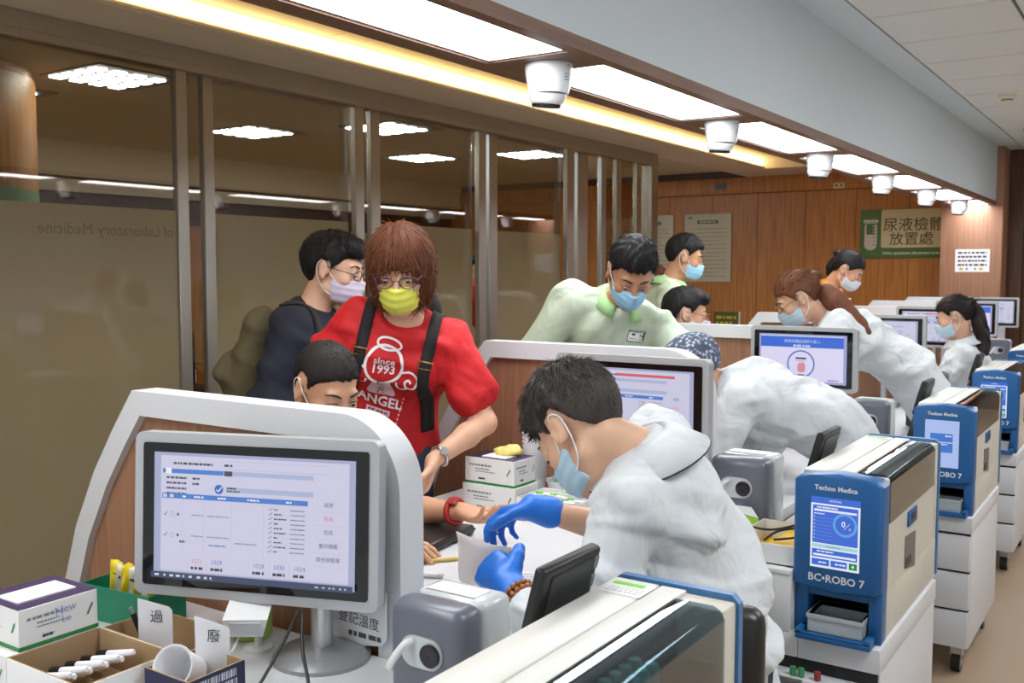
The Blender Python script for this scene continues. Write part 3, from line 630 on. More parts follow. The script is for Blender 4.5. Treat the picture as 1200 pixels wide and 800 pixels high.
    cv.obj('outlet', mat('machine_blue_dark', (20,52,86), 0.5), t)
    tr = MB(); tr.ring([(-0.062,-0.035),(0.068,-0.035),(0.068,0.075),(-0.062,0.075)], [(-0.058,-0.031),(0.064,-0.031),(0.064,0.071),(-0.058,0.071)], 'z', 0.018, 0.062); tr.box(-0.06, 0.066, -0.033, 0.073, 0.016, 0.020); tr.ring([(-0.065,-0.038),(0.071,-0.038),(0.071,0.078),(-0.065,0.078)], [(-0.058,-0.031),(0.064,-0.031),(0.064,0.071),(-0.058,0.071)], 'z', 0.052, 0.062)
    tr.obj('tray', tray_m, t)
    lg = MB(); lg.box(-h+0.015, h-0.01, -0.055, 0.0, 0.0, 0.014, 0.003); lg.box(-h+0.015, -h+0.032, -0.055, -0.01, 0.012, 0.026, 0.003); lg.box(h-0.027, h-0.01, -0.055, -0.01, 0.012, 0.026, 0.003); lg.box(-h+0.015, h-0.01, -0.055, -0.046, 0.012, 0.020, 0.002)
    lg.obj('tray_ledge', rblue, t, None, None, 40)
    sc = robo_screen(0.118, 0.175, kind); s0 = sc.obj('touch_screen', t, (-0.004, -0.0232, 0.264))
    Flat().text('Techno Medica', 0, 0.112, 0.0165, ink((222,226,230)), bold=0.0004).obj('maker_lettering', t, (-0.004, -0.0226, 0.262)); Flat().text('BC\u2022ROBO 7', 0.004, -0.112, 0.026, ink((214,220,226)), bold=0.0006).obj('model_lettering', t, (-0.004, -0.0226, 0.262))
    rim = MB(); rim.prism([(-h-0.003, 0.01), (-h-0.003, H), (-h+0.008, H+0.009), (h-0.008, H+0.009), (h+0.004, H-0.003), (h+0.004, 0.01)], 'y', D, D+0.016)
    rim.obj('rear_rim', rblue_l, t, None, None, 40)
    box('latch', rblue, h-0.001, h+0.005, 0.26, 0.36, 0.235, 0.275, t, 0.002); box('latch_recess', BLACK, h, h+0.0062, 0.29, 0.335, 0.247, 0.265, t)
    MB().prism([(0.24, 0.13), (0.36, 0.11), (0.36, 0.205), (0.24, 0.215)], 'x', h-0.001, h+0.002).obj('side_slot', mat('slot_dark', (96,98,100), 0.3), t)
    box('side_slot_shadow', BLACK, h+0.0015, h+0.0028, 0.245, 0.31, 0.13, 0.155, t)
    st = Flat(); st.rect(-0.035, 0.035, -0.03, 0.03, ink((232,234,230))); st.rect(-0.035, 0.02, 0.012, 0.028, ink((120,190,70)))
    for q in range(3): st.greek(-0.03, 0.03, 0.002-0.01*q, 0.004, ink((170,172,172)), seed=q)
    st.obj('sticker', t, (-h+0.048, D-0.055, H+0.0065), (-PI/2, 0, 0))
    return t
cart_w = mat('cart_white', (214,215,218), 0.4, var=0.012)
def cart(x1, y, zt, lab, lab2, rz=0.0, open_drawer=False, casters=True):
    W, D = 0.385, 0.66; t = thing('drawer_cart', lab, 'cart', (x1-W, y, 0), rz, 'drawer carts under the labelling machines')
    box('carcass', cart_w, 0.0, W, 0.02, D, 0.105, zt-0.005, t, 0.002); box('machine_shelf', cart_w, 0.19, W+0.003, 0.0, D+0.003, zt-0.06, zt, t, 0.003)
    box('left_shelf', cart_w, -0.003, 0.189, 0.0, D+0.003, zt-0.06, zt, t, 0.003)
    sb = thing('side_box', lab2, 'box', (x1-W, y, zt+0.0005), rz, 'white boxes beside the labelling machines'); box('case', cart_w, -0.003, W-0.215, 0.0, D+0.003, 0, 0.155, sb, 0.003); box('lid', cart_w, -0.005, W-0.214, -0.003, D+0.004, 0.145, 0.157, sb, 0.002)
    zs = [0.105, 0.25, 0.395, zt-0.064]
    for i in range(3):
        op = 0.0 if not (open_drawer and i == 2) else -0.05
        d = box('drawer', cart_w, 0.003, W-0.003, -0.002+op, 0.021, zs[i]+0.004, zs[i+1]-(0.006 if not op else 0.03), t, 0.002)
        box('drawer_gap', BLACK, 0.004, W-0.004, 0.012, 0.0195, zs[i+1]-(0.012 if not op else 0.05), zs[i+1]+0.004, t)  # black strip stands in for the dark interior at the drawer gap
        z1 = zs[i+1]-(0.006 if not op else 0.03)
        MB().ring([(0.06, z1-0.034), (0.22, z1-0.034), (0.22, z1+0.001), (0.06, z1+0.001)], [(0.068, z1-0.027), (0.212, z1-0.027), (0.212, z1-0.005), (0.068, z1-0.005)], 'y', -0.008+op, 0.0+op).obj('handle', SILVER, d)
        MB().box(0.068, 0.212, -0.0035+op, -0.0015+op, z1-0.027, z1-0.005).obj('handle_recess', mat('handle_grey', (140,142,146), 0.4), d)
    if open_drawer:
        for q, (a, c) in enumerate([(0.10,(220,130,40)),(0.17,(60,140,90)),(0.19,(70,150,100)),(0.23,(150,50,50))]):
            MB().lathe([(0,0),(0.008,0),(0.008,0.02),(0,0.022)], 10, Matrix.Translation((a+0.02, -0.03, zs[3]-0.028))).obj('tube_cap', ink(c), t)
    for sx in (0.045, W-0.045):
        for sy in (0.06, D-0.06):
            c = MB().cyl((sx-0.016, sy, 0.036), (sx+0.016, sy, 0.036), 0.036, n=18).obj('caster', BLACK, t, None, None, 40)
            MB().cyl((sx-0.018, sy, 0.036), (sx+0.018, sy, 0.036), 0.014, n=12).obj('hub', SILVER, c)
            MB().box(sx-0.022, sx+0.022, sy-0.015, sy+0.02, 0.06, 0.106, 0.004).obj('fork', SILVER, c)
    return t
RL = {0: ('white-topped tube labelling machine in the foreground, seen over its smoky window', 'drawer cart under the foreground labelling machine'),
      1: ('blue tube labelling machine with NORMAL screen beside the box of black cables', 'drawer cart with partly open top drawer and colourful caps inside'),
      2: ('blue tube labelling machine with plain pale blue screen and small message box', 'white drawer cart under the machine with the small message box screen'),
      3: ('blue tube labelling machine, second from the dark recess in the back wall', 'white drawer cart, second from the dark recess in the back wall'),
      4: ('blue tube labelling machine, nearest the dark recess in the back wall', 'white drawer cart, nearest the dark recess in the back wall')}
for k in range(5):
    x1, y = (-0.525, 0.72) if k == 0 else (-0.545-0.03*(k-1), 2.375+1.49*(k-1)); zt = 0.60
    labeller(x1-0.005, y+0.03, zt, RL[k][0], 1 if k == 2 else 0, 0.0, k == 0); cart(x1, y, zt, RL[k][1], ['white box beside the foreground labelling machine','white box under the tray of black cables','white box beside the machine with the small message box screen','white box beside the second labelling machine from the dark recess','white box beside the labelling machine nearest the dark recess'][k], 0.0, k == 1)
# dark keypads standing by the machines
def keypad(x, y, z0, lab, rz=0.0):
    t = thing('keypad_terminal', lab, 'keypad', (x, y, z0), rz, 'keypads leaning beside the machines')
    R = Matrix.Rotation(math.radians(15), 4, 'Y')
    MB().box(-0.011, 0.011, -0.085, 0.085, 0.175, 0.318, 0.007, 3, R).obj('case', BLACK, t, None, None, 40)
    MB().box(-0.0135, -0.010, -0.07, 0.07, 0.20, 0.305, 0.002, 1, R).obj('display', smoke_d, t)
    MB().box(0.010, 0.014, -0.065, 0.065, 0.19, 0.305, 0.003, 1, R).obj('rear_plate', mat('charcoal', (40,44,42), 0.5), t, None, None, 40)
    for q in range(4): MB().box(0.010, 0.0135, 0.066, 0.08, 0.185+0.032*q, 0.208+0.032*q, 0.002, 1, R).obj('side_key', mat('key_grey', (110,120,116), 0.3), t)
    MB().tube([(0.0, 0, 0.0), (0.015, 0, 0.06), (0.05, 0, 0.20)], 0.014).obj('stand', BLACK, t, None, None, True)
    MB().box(-0.045, 0.04, -0.05, 0.05, 0, 0.01, 0.003).obj('foot', BLACK, t, None, None, 40)
keypad(-0.835, 1.28, 0.757, 'black keypad leaning against the foreground labelling machine')
for k in range(1, 4): keypad(-0.825-0.03*k, 1.24+1.49*k, 0.757, ['', 'black keypad beside the patterned-cap blood drawer', 'black keypad beside the brown-ponytail blood drawer', 'black keypad beside the black-ponytail blood drawer'][k])
# ================================================================== SMALL THINGS ON THE DESKS
paper_m = mat('white_paper', (232,233,236), 0.8, var=0.015); card_m = mat('brown_card', (168,140,104), 0.85, var=0.06); carton = mat('white_carton', (230,230,228), 0.6, var=0.02)
purple = mat('purple_print', (60,40,82), 0.5); green_p = mat('green_print', (40,130,66), 0.5); yellow_p = mat('yellow_plastic', (232,206,40), 0.5, var=0.06)
def carton_box(x, y, z, w, d, h, lab, rz=0.0, purple_top=True, cat='box'):
    t = thing('tube_carton', lab, cat, (x, y, z), rz, 'cartons of blood tubes')
    box('carton', carton, 0, w, 0, d, 0, h, t, 0.001, 1)
    if purple_top: box('top_print', purple, 0.001, w-0.001, 0.001, d-0.001, h, h+0.0012, t); box('top_label', paper_m, w*0.30, w*0.78, d*0.12, d*0.85, h+0.0012, h+0.004, t)
    box('edge_stripe', green_p, -0.0008, w+0.0008, -0.0008, d+0.0008, 0.0, 0.007, t)
    for nm, W, loc, rot in (('front_print', w, (0, -0.001, 0), (0,0,0)), ('side_print', d, (w+0.001, 0, 0), (0,0,PI/2))):
        f = Flat(); gy = ink((130,132,140))
        f.greek(W*0.10, W*0.55, h*0.72, h*0.07, gy, seed=1); f.greek(W*0.22, W*0.5, h*0.58, h*0.045, gy, seed=2); f.greek(W*0.22, W*0.62, h*0.48, h*0.035, gy, seed=3); f.greek(W*0.28, W*0.42, h*0.22, h*0.07, ink((60,60,66)), gap=0.1, seed=4)
        f.line([(W*0.86,h*0.42),(W*0.93,h*0.68)], h*0.05, green_p); f.obj(nm, t, loc, rot)['kind'] = 'stuff'
    return t
def open_tray(x, y, z, w, d, h, lab, wall=carton, notch=True):
    t = thing('open_carton', lab, 'box', (x, y, z), 0, 'open cartons on the near desk'); th = 0.003
    box('bottom', card_m, 0, w, 0, d, 0, 0.003, t)
    box('side', card_m, 0, th, 0, d, 0.003, h, t); box('side', card_m, w-th, w, 0, d, 0.003, h*0.86 if notch else h, t); box('side', card_m, th, w-th, 0, th, 0.003, h, t); box('side', card_m, th, w-th, d-th, d, 0.003, h, t)
    box('outer_face', wall, w, w+0.0012, 0, d, 0, h*0.86 if notch else h, t); box('outer_face', wall, 0, w, -0.0012, 0, 0, h, t)
    return t
# --- near desk
carton_box(-1.835, 0.90, 0.7505, 0.155, 0.18, 0.072, 'white tube carton under the purple-topped carton on the near desk', 0, False)
carton_box(-1.825, 0.925, 0.8236, 0.145, 0.155, 0.074, 'purple-topped white tube carton with blue handwriting on the near desk')
hw = Flat(); hw.text('New', 0.005, 0.002, 0.022, ink((140,154,206)), rot=0.1); hw.text('Lo', 0.006, -0.016, 0.019, ink((140,154,206)))
hw.obj('handwriting', bpy.data.objects['tube_carton.001'], (0.1465, 0.085, 0.052), (0, 0, PI/2))
open_tray(-1.675, 0.90, 0.7505, 0.20, 0.18, 0.072, 'open white carton filled with black-capped blood tubes')
for q in range(10):
    t = thing('blood_tube', 'white blood tube with black cap lying in the open carton', 'tube', (-1.655+0.011*(q % 2), 0.918+0.0155*q, 0.774+0.010*(q % 2)), 0.0, 'tubes in the open carton')
    R = Matrix.Rotation(PI/2, 4, 'Y') @ Matrix.Rotation(0.0, 4, 'X')
    MB().lathe([(0,0.03),(0.0065,0.03),(0.0065,0.105),(0.004,0.11),(0,0.11)], 12, R).obj('tube', paper_m, t, None, (0,-0.25,0), 40)
    MB().lathe([(0,-0.002),(0.008,0),(0.008,0.031),(0,0.031)], 12, R).obj('cap', BLACK, t, None, (0,-0.25,0), 40)
open_tray(-1.675, 1.085, 0.7505, 0.215, 0.125, 0.070, 'open brown-lined carton with notch beside the tube carton')
t = thing('marker_pen', 'black marker pen leaning in the brown-lined carton', 'pen', (-1.62, 1.15, 0.756), 0.7)
MB().cyl((0,0,0), (-0.03,0.0,0.085), 0.0055, n=12).obj('barrel', BLACK, t, None, None, 40); MB().cyl((-0.03,0,0.085), (-0.034,0,0.097), 0.004, n=12).obj('cap', GREY, t)
open_tray(-1.452, 1.02, 0.7505, 0.115, 0.12, 0.065, 'open carton with navy barcode label holding a paper cup', mat('navy_print', (30,34,66), 0.5), False)
f = Flat(); rnd = random.Random(3)
for r in range(3):
    xx = 0.015
    while xx < 0.10: wv = rnd.uniform(0.001, 0.004); f.rect(xx, xx+wv, 0.008+0.018*r, 0.022+0.018*r, ink((200,204,216)), up=False); xx += wv+rnd.uniform(0.001,0.003)
f.obj('barcode', bpy.data.objects['open_carton.002'], (0.1165, 0, 0), (0, 0, PI/2))
def cup(t, x, y, z, r0, r1, h, M=None):
    return MB().lathe([(r0-0.002,0.002),(r0,0),(r1,h),(r1+0.002,h+0.001),(r1+0.002,h-0.003),(r1-0.0015,h-0.001),(r0-0.002,0.004)], 24, M or Matrix.Translation((x,y,z)), cap=True).obj('cup', paper_m, t, None, None, 40)
t = thing('paper_cup', 'white paper cup lying in the navy barcode carton', 'cup', (-1.42, 1.08, 0.80))
cup(t, 0, 0, 0, 0.024, 0.036, 0.075, Matrix.Rotation(math.radians(62), 4, 'X') @ Matrix.Rotation(0.3, 4, 'Y') @ Matrix.Translation((0,0,-0.03)))
for lab, x, y, z0, tx, rz in (('white divider card with 過 standing in the brown-lined carton', -1.575, 1.13, 0.7555, '\u904e', 0.55), ('white divider card with 廢 standing in the navy barcode carton', -1.405, 1.125, 0.7555, '\u5ee2', 0.45)):
    t = thing('divider_card', lab, 'card', (x, y, z0), rz); MB().prism([(-0.032,0),(0.034,0),(0.034,0.105),(0.028,0.112),(-0.032,0.128)], 'y', 0, 0.0012).obj('card', mat('clear_card', (222,224,228), 0.3, coat=0.4), t)
    Flat().text(tx, 0.0, 0.092, 0.026, ink((40,40,44))).obj('lettering', t, (0.004, -0.0006, 0))
t = thing('green_box', 'dark green open box holding yellow packets behind the cartons', 'box', (-1.86, 1.22, 0.7505), 0.1)
gm = mat('green_box', (20,122,92), 0.5)
box('bottom', gm, -0.085, 0.125, 0, 0.10, 0, 0.003, t)
for a in ((-0.085,-0.082,0,0.10),(0.122,0.125,0,0.10),(-0.082,0.122,0,0.003),(-0.082,0.122,0.097,0.10)): box('side', gm, *a, 0.003, 0.075, t)
for q in range(3):
    t = thing('packet', 'yellow and white foil packet in the green box', 'packet', (-1.90+0.042*q, 1.27, 0.756), 0.35+0.1*q, 'yellow packets in the green box')
    b = MB(); bm_ = b.bm; nx, nz_ = 6, 9; gr = [[bm_.verts.new((0.045*(i/nx-0.5), 0.006*math.sin(i*1.3+q)*math.sin(j*0.9), 0.118*j/nz_)) for j in range(nz_+1)] for i in range(nx+1)]
    for i in range(nx):
        for j in range(nz_): b.face([gr[i][j], gr[i+1][j], gr[i+1][j+1], gr[i][j+1]])
    o = b.obj('wrapper', [yellow_p, mat('foil_white', (224,222,214), 0.35)], t, None, (0.25, 0.25, 0), True); md = o.modifiers.new('t', 'SOLIDIFY'); md.thickness = 0.012
    o.data.polygons.foreach_set('material_index', [1 if (k // nz_) in (2,3) else 0 for k in range(len(o.data.polygons))])
    f = Flat(); f.greek(-0.012, 0.012, 0.0, 0.010, ink((60,54,30)), seed=q); f.obj('print', t, (0.018, -0.022, 0.085), (0.25,0.25,0))
t = thing('green_cup', 'lime green cylinder canister behind the foreground monitor stand', 'canister', (-1.55, 1.345, 0.7505))
MB().lathe([(0,0),(0.038,0),(0.040,0.004),(0.040,0.135),(0.037,0.140),(0.037,0.132),(0,0.132)], 28).obj('body', mat('lime', (168,200,104), 0.5), t, None, None, 40)
f = Flat()
for q in range(2): f.greek(-0.012, 0.012, 0.07-0.02*q, 0.005, ink((120,150,70)), seed=q)
f.obj('print', t, (0, -0.0405, 0))
t = thing('barcode_scanner', 'white barcode scanner with clear window hanging under the foreground monitor', 'scanner', (-1.465, 1.275, 0.7505), 0.62)
MB().prism([(-0.03,0.075),(0.03,0.075),(0.042,0.115),(-0.042,0.115)], 'y', -0.035, 0.03).obj('head', PLASTIC, t, None, (0.35,0,0), 40)
MB().box(-0.030, 0.030, -0.038, -0.035, 0.080, 0.110, 0.001, 1).obj('window', mat('scan_glass', (196,200,204), 0.1), t, None, (0.35,0,0))
MB().tube([(0,0.03,0.09),(0,0.045,0.05),(0,0.03,0.004)], 0.008).obj('stem', PLASTIC, t, None, None, True); MB().lathe([(0,0),(0.03,0),(0.028,0.006),(0,0.008)], 20, Matrix.Translation((0,0.03,0))).obj('base', PLASTIC, t, None, None, 40)
tag(MB().tube(spline([(-1.46,1.245,0.82),(-1.455,1.21,0.78),(-1.47,1.18,0.7545),(-1.53,1.15,0.7545)], 6), 0.003, 6).obj('scanner_cord', PLASTIC, None, None, None, True), 'thin white cord trailing from the barcode scanner', 'cord')
for q, pts in enumerate(([(-1.335,1.27,0.868),(-1.33,1.225,0.82),(-1.315,1.14,0.757),(-1.29,1.08,0.7545)], [(-1.325,1.27,0.868),(-1.28,1.225,0.82),(-1.225,1.185,0.77),(-1.19,1.12,0.7545)])):
    tag(MB().tube(spline(pts, 6), 0.0032, 6).obj('monitor_cable', BLACK, None, None, None, True), 'black cable hanging from the foreground monitor', 'cable', 'cables of the foreground monitor')
t = thing('note_card', 'handwritten white note reading 登記溫度 on the partition below the foreground monitor', 'note', (-1.300, 1.400, 0.7535), 0.0)
MB().prism([(-0.075,0.0),(0.055,0.022),(0.068,0.035),(0.068,0.13),(-0.075,0.125)], 'y', -0.002, 0).obj('sheet', paper_m, t)
f = Flat(); f.text('D:', -0.052, 0.092, 0.022, ink((70,66,66)), rot=-0.05); f.text('\u767b\u8a18\u6eab\u5ea6', -0.003, 0.062, 0.027, ink((64,60,60)), rot=-0.05); f.greek(-0.03, 0.055, 0.034, 0.010, ink((90,84,84)), seed=3); f.obj('handwriting', t, (0, -0.0025, 0))
t = thing('tube_packet', 'clear pink-edged packet lying on the near desk', 'packet', (-1.50, 1.15, 0.7506), 0.35)
box('film', mat('clear_film', (222,214,218), 0.2), -0.075, 0.075, -0.02, 0.02, 0, 0.002, t); box('pink_edge', ink((226,170,190)), -0.075, 0.075, -0.022, -0.018, 0, 0.003, t); MB().cyl((-0.05,0.004,0.005), (0.02,0.004,0.005), 0.004, n=10).obj('tube', ink((160,90,160)), t)
t = thing('cord_box', 'small white plastic socket at the edge of the near desk', 'socket', (-1.325, 1.03, 0.7505), 0.6)
MB().box(-0.02, 0.02, -0.014, 0.014, 0, 0.06, 0.006, 3).obj('body', PLASTIC, t, None, None, 40); box('slot', GREY, -0.008, 0.008, -0.0146, -0.0138, 0.02, 0.045, t)
# --- the desk where blood is drawn
carton_box(-1.835, 2.45, 0.7505, 0.20, 0.13, 0.088, 'white tube carton under the purple-topped carton on the blood-drawing desk', 0, False)
carton_box(-1.828, 2.455, 0.8395, 0.185, 0.12, 0.082, 'purple-topped white tube carton stacked on the blood-drawing desk')
t = thing('needle_carton', 'white carton heaped with green and white needle packs', 'box', (-1.625, 2.44, 0.7505)); w_, d_, h_ = 0.205, 0.16, 0.068
box('bottom', carton, 0, w_, 0, d_, 0, 0.003, t)
for a in ((0,0.003,0,d_),(w_-0.003,w_,0,d_),(0.003,w_-0.003,0,0.003),(0.003,w_-0.003,d_-0.003,d_)): box('side', carton, *a, 0.003, h_, t)
f = Flat(); f.greek(0.02, 0.12, 0.045, 0.006, ink((150,152,158)), seed=2); f.greek(0.03, 0.09, 0.03, 0.004, ink((150,152,158)), seed=3); f.obj('front_print', t, (0, -0.001, 0))['kind'] = 'stuff'
rnd = random.Random(5); lime = mat('lime_pack', (120,206,60), 0.45); me1 = MB().box(-0.034, 0.034, -0.008, 0.008, -0.002, 0.002, 0.0015, 1).mesh('needle_pack'); me2 = MB().cyl((-0.022,0,0.003), (0.0,0,0.003), 0.0042, n=10).mesh('cap')
for q in range(24):
    zz = 0.765+0.012*(q//4); o = thing('needle_pack', 'green-capped needle pack in the heaped white carton', 'needle pack', (-1.52+rnd.uniform(-0.055,0.055), 2.52+rnd.uniform(-0.05,0.05), zz), rnd.uniform(-0.8,0.8), 'needle packs in the heaped carton')
    p = link('wrapper', me1, paper_m, o, None, (rnd.uniform(-0.2,0.2), rnd.uniform(-0.2,0.2), 0)); link('cap', me2, lime, o, None, (rnd.uniform(-0.2,0.2), rnd.uniform(-0.2,0.2), 0))
for q in range(12):
    t = thing('paper_cup', 'white paper cup in the tall nested stack on the blood-drawing desk', 'cup', (-1.725, 2.70, 0.751+0.0135*q), 0, 'paper cups in the tall nested stack'); cup(t, 0, 0, 0, 0.027, 0.039, 0.07)
t = thing('tube_cup', 'small white cup with purple-capped tubes beside the cup stack', 'cup', (-1.625, 2.70, 0.7505)); cup(t, 0, 0, 0, 0.032, 0.045, 0.075)
for a, c in ((0.0,(150,110,190)),(1.5,(160,120,200)),(3.2,(200,190,210)),(4.6,(110,190,150))): MB().cyl((0.015*math.cos(a),0.015*math.sin(a),0.01), (0.022*math.cos(a),0.022*math.sin(a),0.085), 0.0075, n=10).obj('tube', ink(c), t, None, None, 40)
t = thing('yellow_wrapper', 'crumpled yellow wrapper on the stacked purple-topped carton', 'wrapper', (-1.715, 2.53, 0.926), 0.3)
b = MB(); b.sphere((0,0,0.012), (0.045,0.028,0.016), 14, 8); o = b.obj('sheet', mat('yellow_foil', (226,210,120), 0.4, var=0.25, vscale=40), t, None, None, True)
for v in o.data.vertices: v.co += Vector(noise.noise_vector(v.co*60))*0.012
t = thing('arm_pad', 'flat black vinyl arm pad on the blood-drawing desk', 'arm pad', (-1.77, 2.06, 0.7505), 0.12)
MB().box(-0.16, 0.16, -0.16, 0.16, 0, 0.028, 0.01, 3).obj('cushion', seat_b, t, None, None, 40); MB().tube([(-0.158,-0.158,0.014),(0.158,-0.158,0.014),(0.158,0.158,0.014),(-0.158,0.158,0.014)], 0.004, 6, closed=True).obj('piping', BLACK, t, None, None, True)
tag(MB().tube(spline([(-1.70,1.80,0.755),(-1.60,1.90,0.756),(-1.53,1.98,0.756),(-1.46,2.08,0.756),(-1.44,2.14,0.756)], 8), 0.005, 8).obj('rubber_tube', mat('amber_rubber', (206,178,90), 0.4), None, None, None, True), 'yellow rubber tourniquet tube curving on the blood-drawing desk', 'tube')
t = thing('sample_tube', 'glass sample tube with lilac cap on the blood-drawing desk', 'tube', (-1.50, 1.84, 0.7575), 0.45)
MB().cyl((-0.02,0,0), (0.05,0,0), 0.0065, n=14).obj('glass', mat('tube_glass', (206,206,212), 0.1), t, None, None, 40); MB().cyl((-0.05,0,0), (-0.018,0,0), 0.008, n=14).obj('cap', ink((176,130,200)), t, None, None, 40); MB().cyl((0.0,0,0), (0.035,0,0), 0.0068, n=14).obj('label', paper_m, t, None, None, 40)
t = thing('paper_sheet', 'printed form lying on the desk under the gloved hands', 'paper', (-1.235, 1.90, 0.7506), 0.5); box('sheet', paper_m, -0.105, 0.105, -0.148, 0.148, 0, 0.0008, t)
f = Flat()
for q in range(12): f.greek(-0.09, 0.09-0.05*(q % 3 == 1), 0.12-0.018*q, 0.005, ink((130,134,160)), seed=q)
f.obj('print', t, (0, 0, 0.001), (-PI/2, 0, 0))
t = thing('paper_form', 'folded white form held up between the blue gloves', 'paper', (0, 0, 0))
b = MB(); rows = []
for i in range(13):
    k = i/12; p0 = Vector((-1.345,1.765,0.905)).lerp(Vector((-1.20,1.80,0.885)), k)+Vector((0.012*math.sin(k*PI), -0.025*math.sin(k*PI), 0)); p1 = Vector((-1.365,1.815,0.775)).lerp(Vector((-1.245,1.71,0.775)), k); rows.append([b.bm.verts.new(p0.lerp(p1, j/8)+Vector((0.006*math.sin(j*0.5+k*4), 0.006*math.cos(j*0.6+k*3), 0))) for j in range(9)])
for A, C in zip(rows, rows[1:]):
    for j in range(8): b.face([A[j], A[j+1], C[j+1], C[j]])
o = b.obj('sheet', paper_m, t, None, None, True); md = o.modifiers.new('t', 'SOLIDIFY'); md.thickness = 0.001
t = thing('ballpoint_pen', 'black pen on the desk beside the blood drawer forearm', 'pen', (-1.18, 2.17, 0.757), 0.9); MB().cyl((-0.06,0,0), (0.06,0,0), 0.005, n=10).obj('barrel', BLACK, t, None, None, 40); MB().cyl((0.06,0,0), (0.072,0,0), 0.004, 0.001, n=10).obj('tip', SILVER, t)
# --- tray of cables on the white box
t = thing('cable_tray', 'white open tray with yellow lining beside the blue labelling machine', 'tray', (-0.925, 2.40, 0.7585)); W, D, H = 0.165, 0.24, 0.052
box('bottom', mat('tray_yellow', (236,190,40), 0.5), 0, W, 0, D, 0, 0.003, t)
for a in ((0,0.003,0,D),(W-0.003,W,0,D),(0.003,W-0.003,0,0.003),(0.003,W-0.003,D-0.003,D)): box('side', WHITE, *a, 0, H, t)
box('yellow_lining', mat('tray_yellow', (236,190,40), 0.5), 0.075, W-0.0035, 0.0035, D-0.0035, 0.0, H*0.62, t, 0.002)
for q, pts in enumerate(([(-0.99,2.37,0.90),(-0.93,2.42,0.855),(-0.87,2.46,0.79),(-0.85,2.47,0.765)], [(-0.86,2.46,0.80),(-0.83,2.47,0.825),(-0.79,2.50,0.832),(-0.775,2.54,0.815),(-0.80,2.53,0.80),(-0.84,2.48,0.80)], [(-0.91,2.45,0.835),(-0.85,2.48,0.825),(-0.79,2.52,0.838),(-0.762,2.56,0.845)])):
    tag(MB().tube(spline(pts, 8), 0.0032, 6).obj('black_cable', BLACK, None, None, None, True), 'black cable looped over the white tray with yellow lining', 'cable', 'black cables over the tray')
t = thing('plastic_bag', 'crumpled clear plastic bag with yellow waste hanging by the desk edge', 'bag', (-0.875, 2.28, 0.60))
b = MB(); b.sphere((0,0,0.10), (0.055,0.09,0.10), 24, 16); o = b.obj('film', mat('bag_film', (214,212,178), 0.25, var=0.12, vscale=20), t, None, None, True)
for v in o.data.vertices: v.co += Vector(noise.noise_vector(v.co*22))*0.022
# standing keyboard and chair bits
t = thing('keyboard', 'black keyboard standing on end under the card login monitor', 'keyboard', (-1.21, 4.10, 0.7505), 0.0)
MB().box(-0.055, 0.055, 0, 0.02, 0, 0.24, 0.004, 2).obj('case', BLACK, t, None, (-0.08,0,0), 40)
key_me = MB().box(-0.008, 0.008, -0.005, 0.0, -0.008, 0.008, 0.002, 1).mesh('key')
for a in range(5):
    for b_ in range(11): link('key', key_me, mat('key_black', (36,36,40), 0.4), t, (-0.042+0.021*a, -0.001-0.0017*b_, 0.02+0.0205*b_), (-0.08,0,0))
# lobby furniture seen through the glass
for q, (x, y) in enumerate(((-7.2, 4.9), (-7.2, 5.6), (-7.2, 9.2))):
    t = thing('waiting_chair', ['black waiting chair behind the glass nearest the round column', 'black waiting chair next to the chair by the round column', 'black waiting chair behind the glass nearest the wood wall'][q], 'chair', (x, y, 0), 0.0, 'waiting chairs in the lobby')
    MB().box(-0.24, 0.24, -0.25, 0.25, 0.40, 0.47, 0.03, 3).obj('seat', seat_b, t, None, None, 40); MB().box(-0.30, -0.23, -0.25, 0.25, 0.45, 0.95, 0.03, 3).obj('backrest', seat_b, t, None, None, 40)
    for sy in (-0.24, 0.24): MB().tube([(0.22,sy,0),(0.22,sy,0.62),(-0.25,sy,0.66),(-0.26,sy,0)], 0.014).obj('armrest', CHROME, t, None, None, True)
t = thing('picture_frame', 'small framed ink picture on the lobby wall behind the glass', 'picture', (-9.06, 10.2, 1.62)); box('frame', mat('frame_cream', (206,194,170), 0.5), 0, 0.03, -0.55, 0.55, 0, 0.62, t, 0.004)
f = Flat(); f.rect(-0.48, 0.48, 0.06, 0.56, ink((222,214,196))); f.poly([(-0.1,0.25),(0.05,0.18),(0.2,0.3),(0.1,0.42),(-0.05,0.45)], ink((110,104,96))); f.obj('print', t, (0.031, 0, 0), (0,0,PI/2))
t = thing('supply_shelf', 'clear acrylic shelf with green packs by the dark recess', 'shelf', (-0.78, 9.35, 0.0))
box('stand', GREY, -0.25, 0.25, 0, 0.35, 0, 0.80, t, 0.004); box('clear_panel', glass_mat('clear_acrylic', (0.9,0.95,0.92)), -0.25, 0.25, 0.0, 0.006, 0.80, 1.36, t)
for q in range(3): box('green_pack', mat('pack_green', (70,160,110), 0.5), -0.22, 0.05, 0.05, 0.28, 0.80+0.17*q, 0.86+0.17*q, t, 0.01); box('shelf_board', PLASTIC, -0.24, 0.24, 0.02, 0.34, 0.79+0.17*q, 0.80+0.17*q, t)
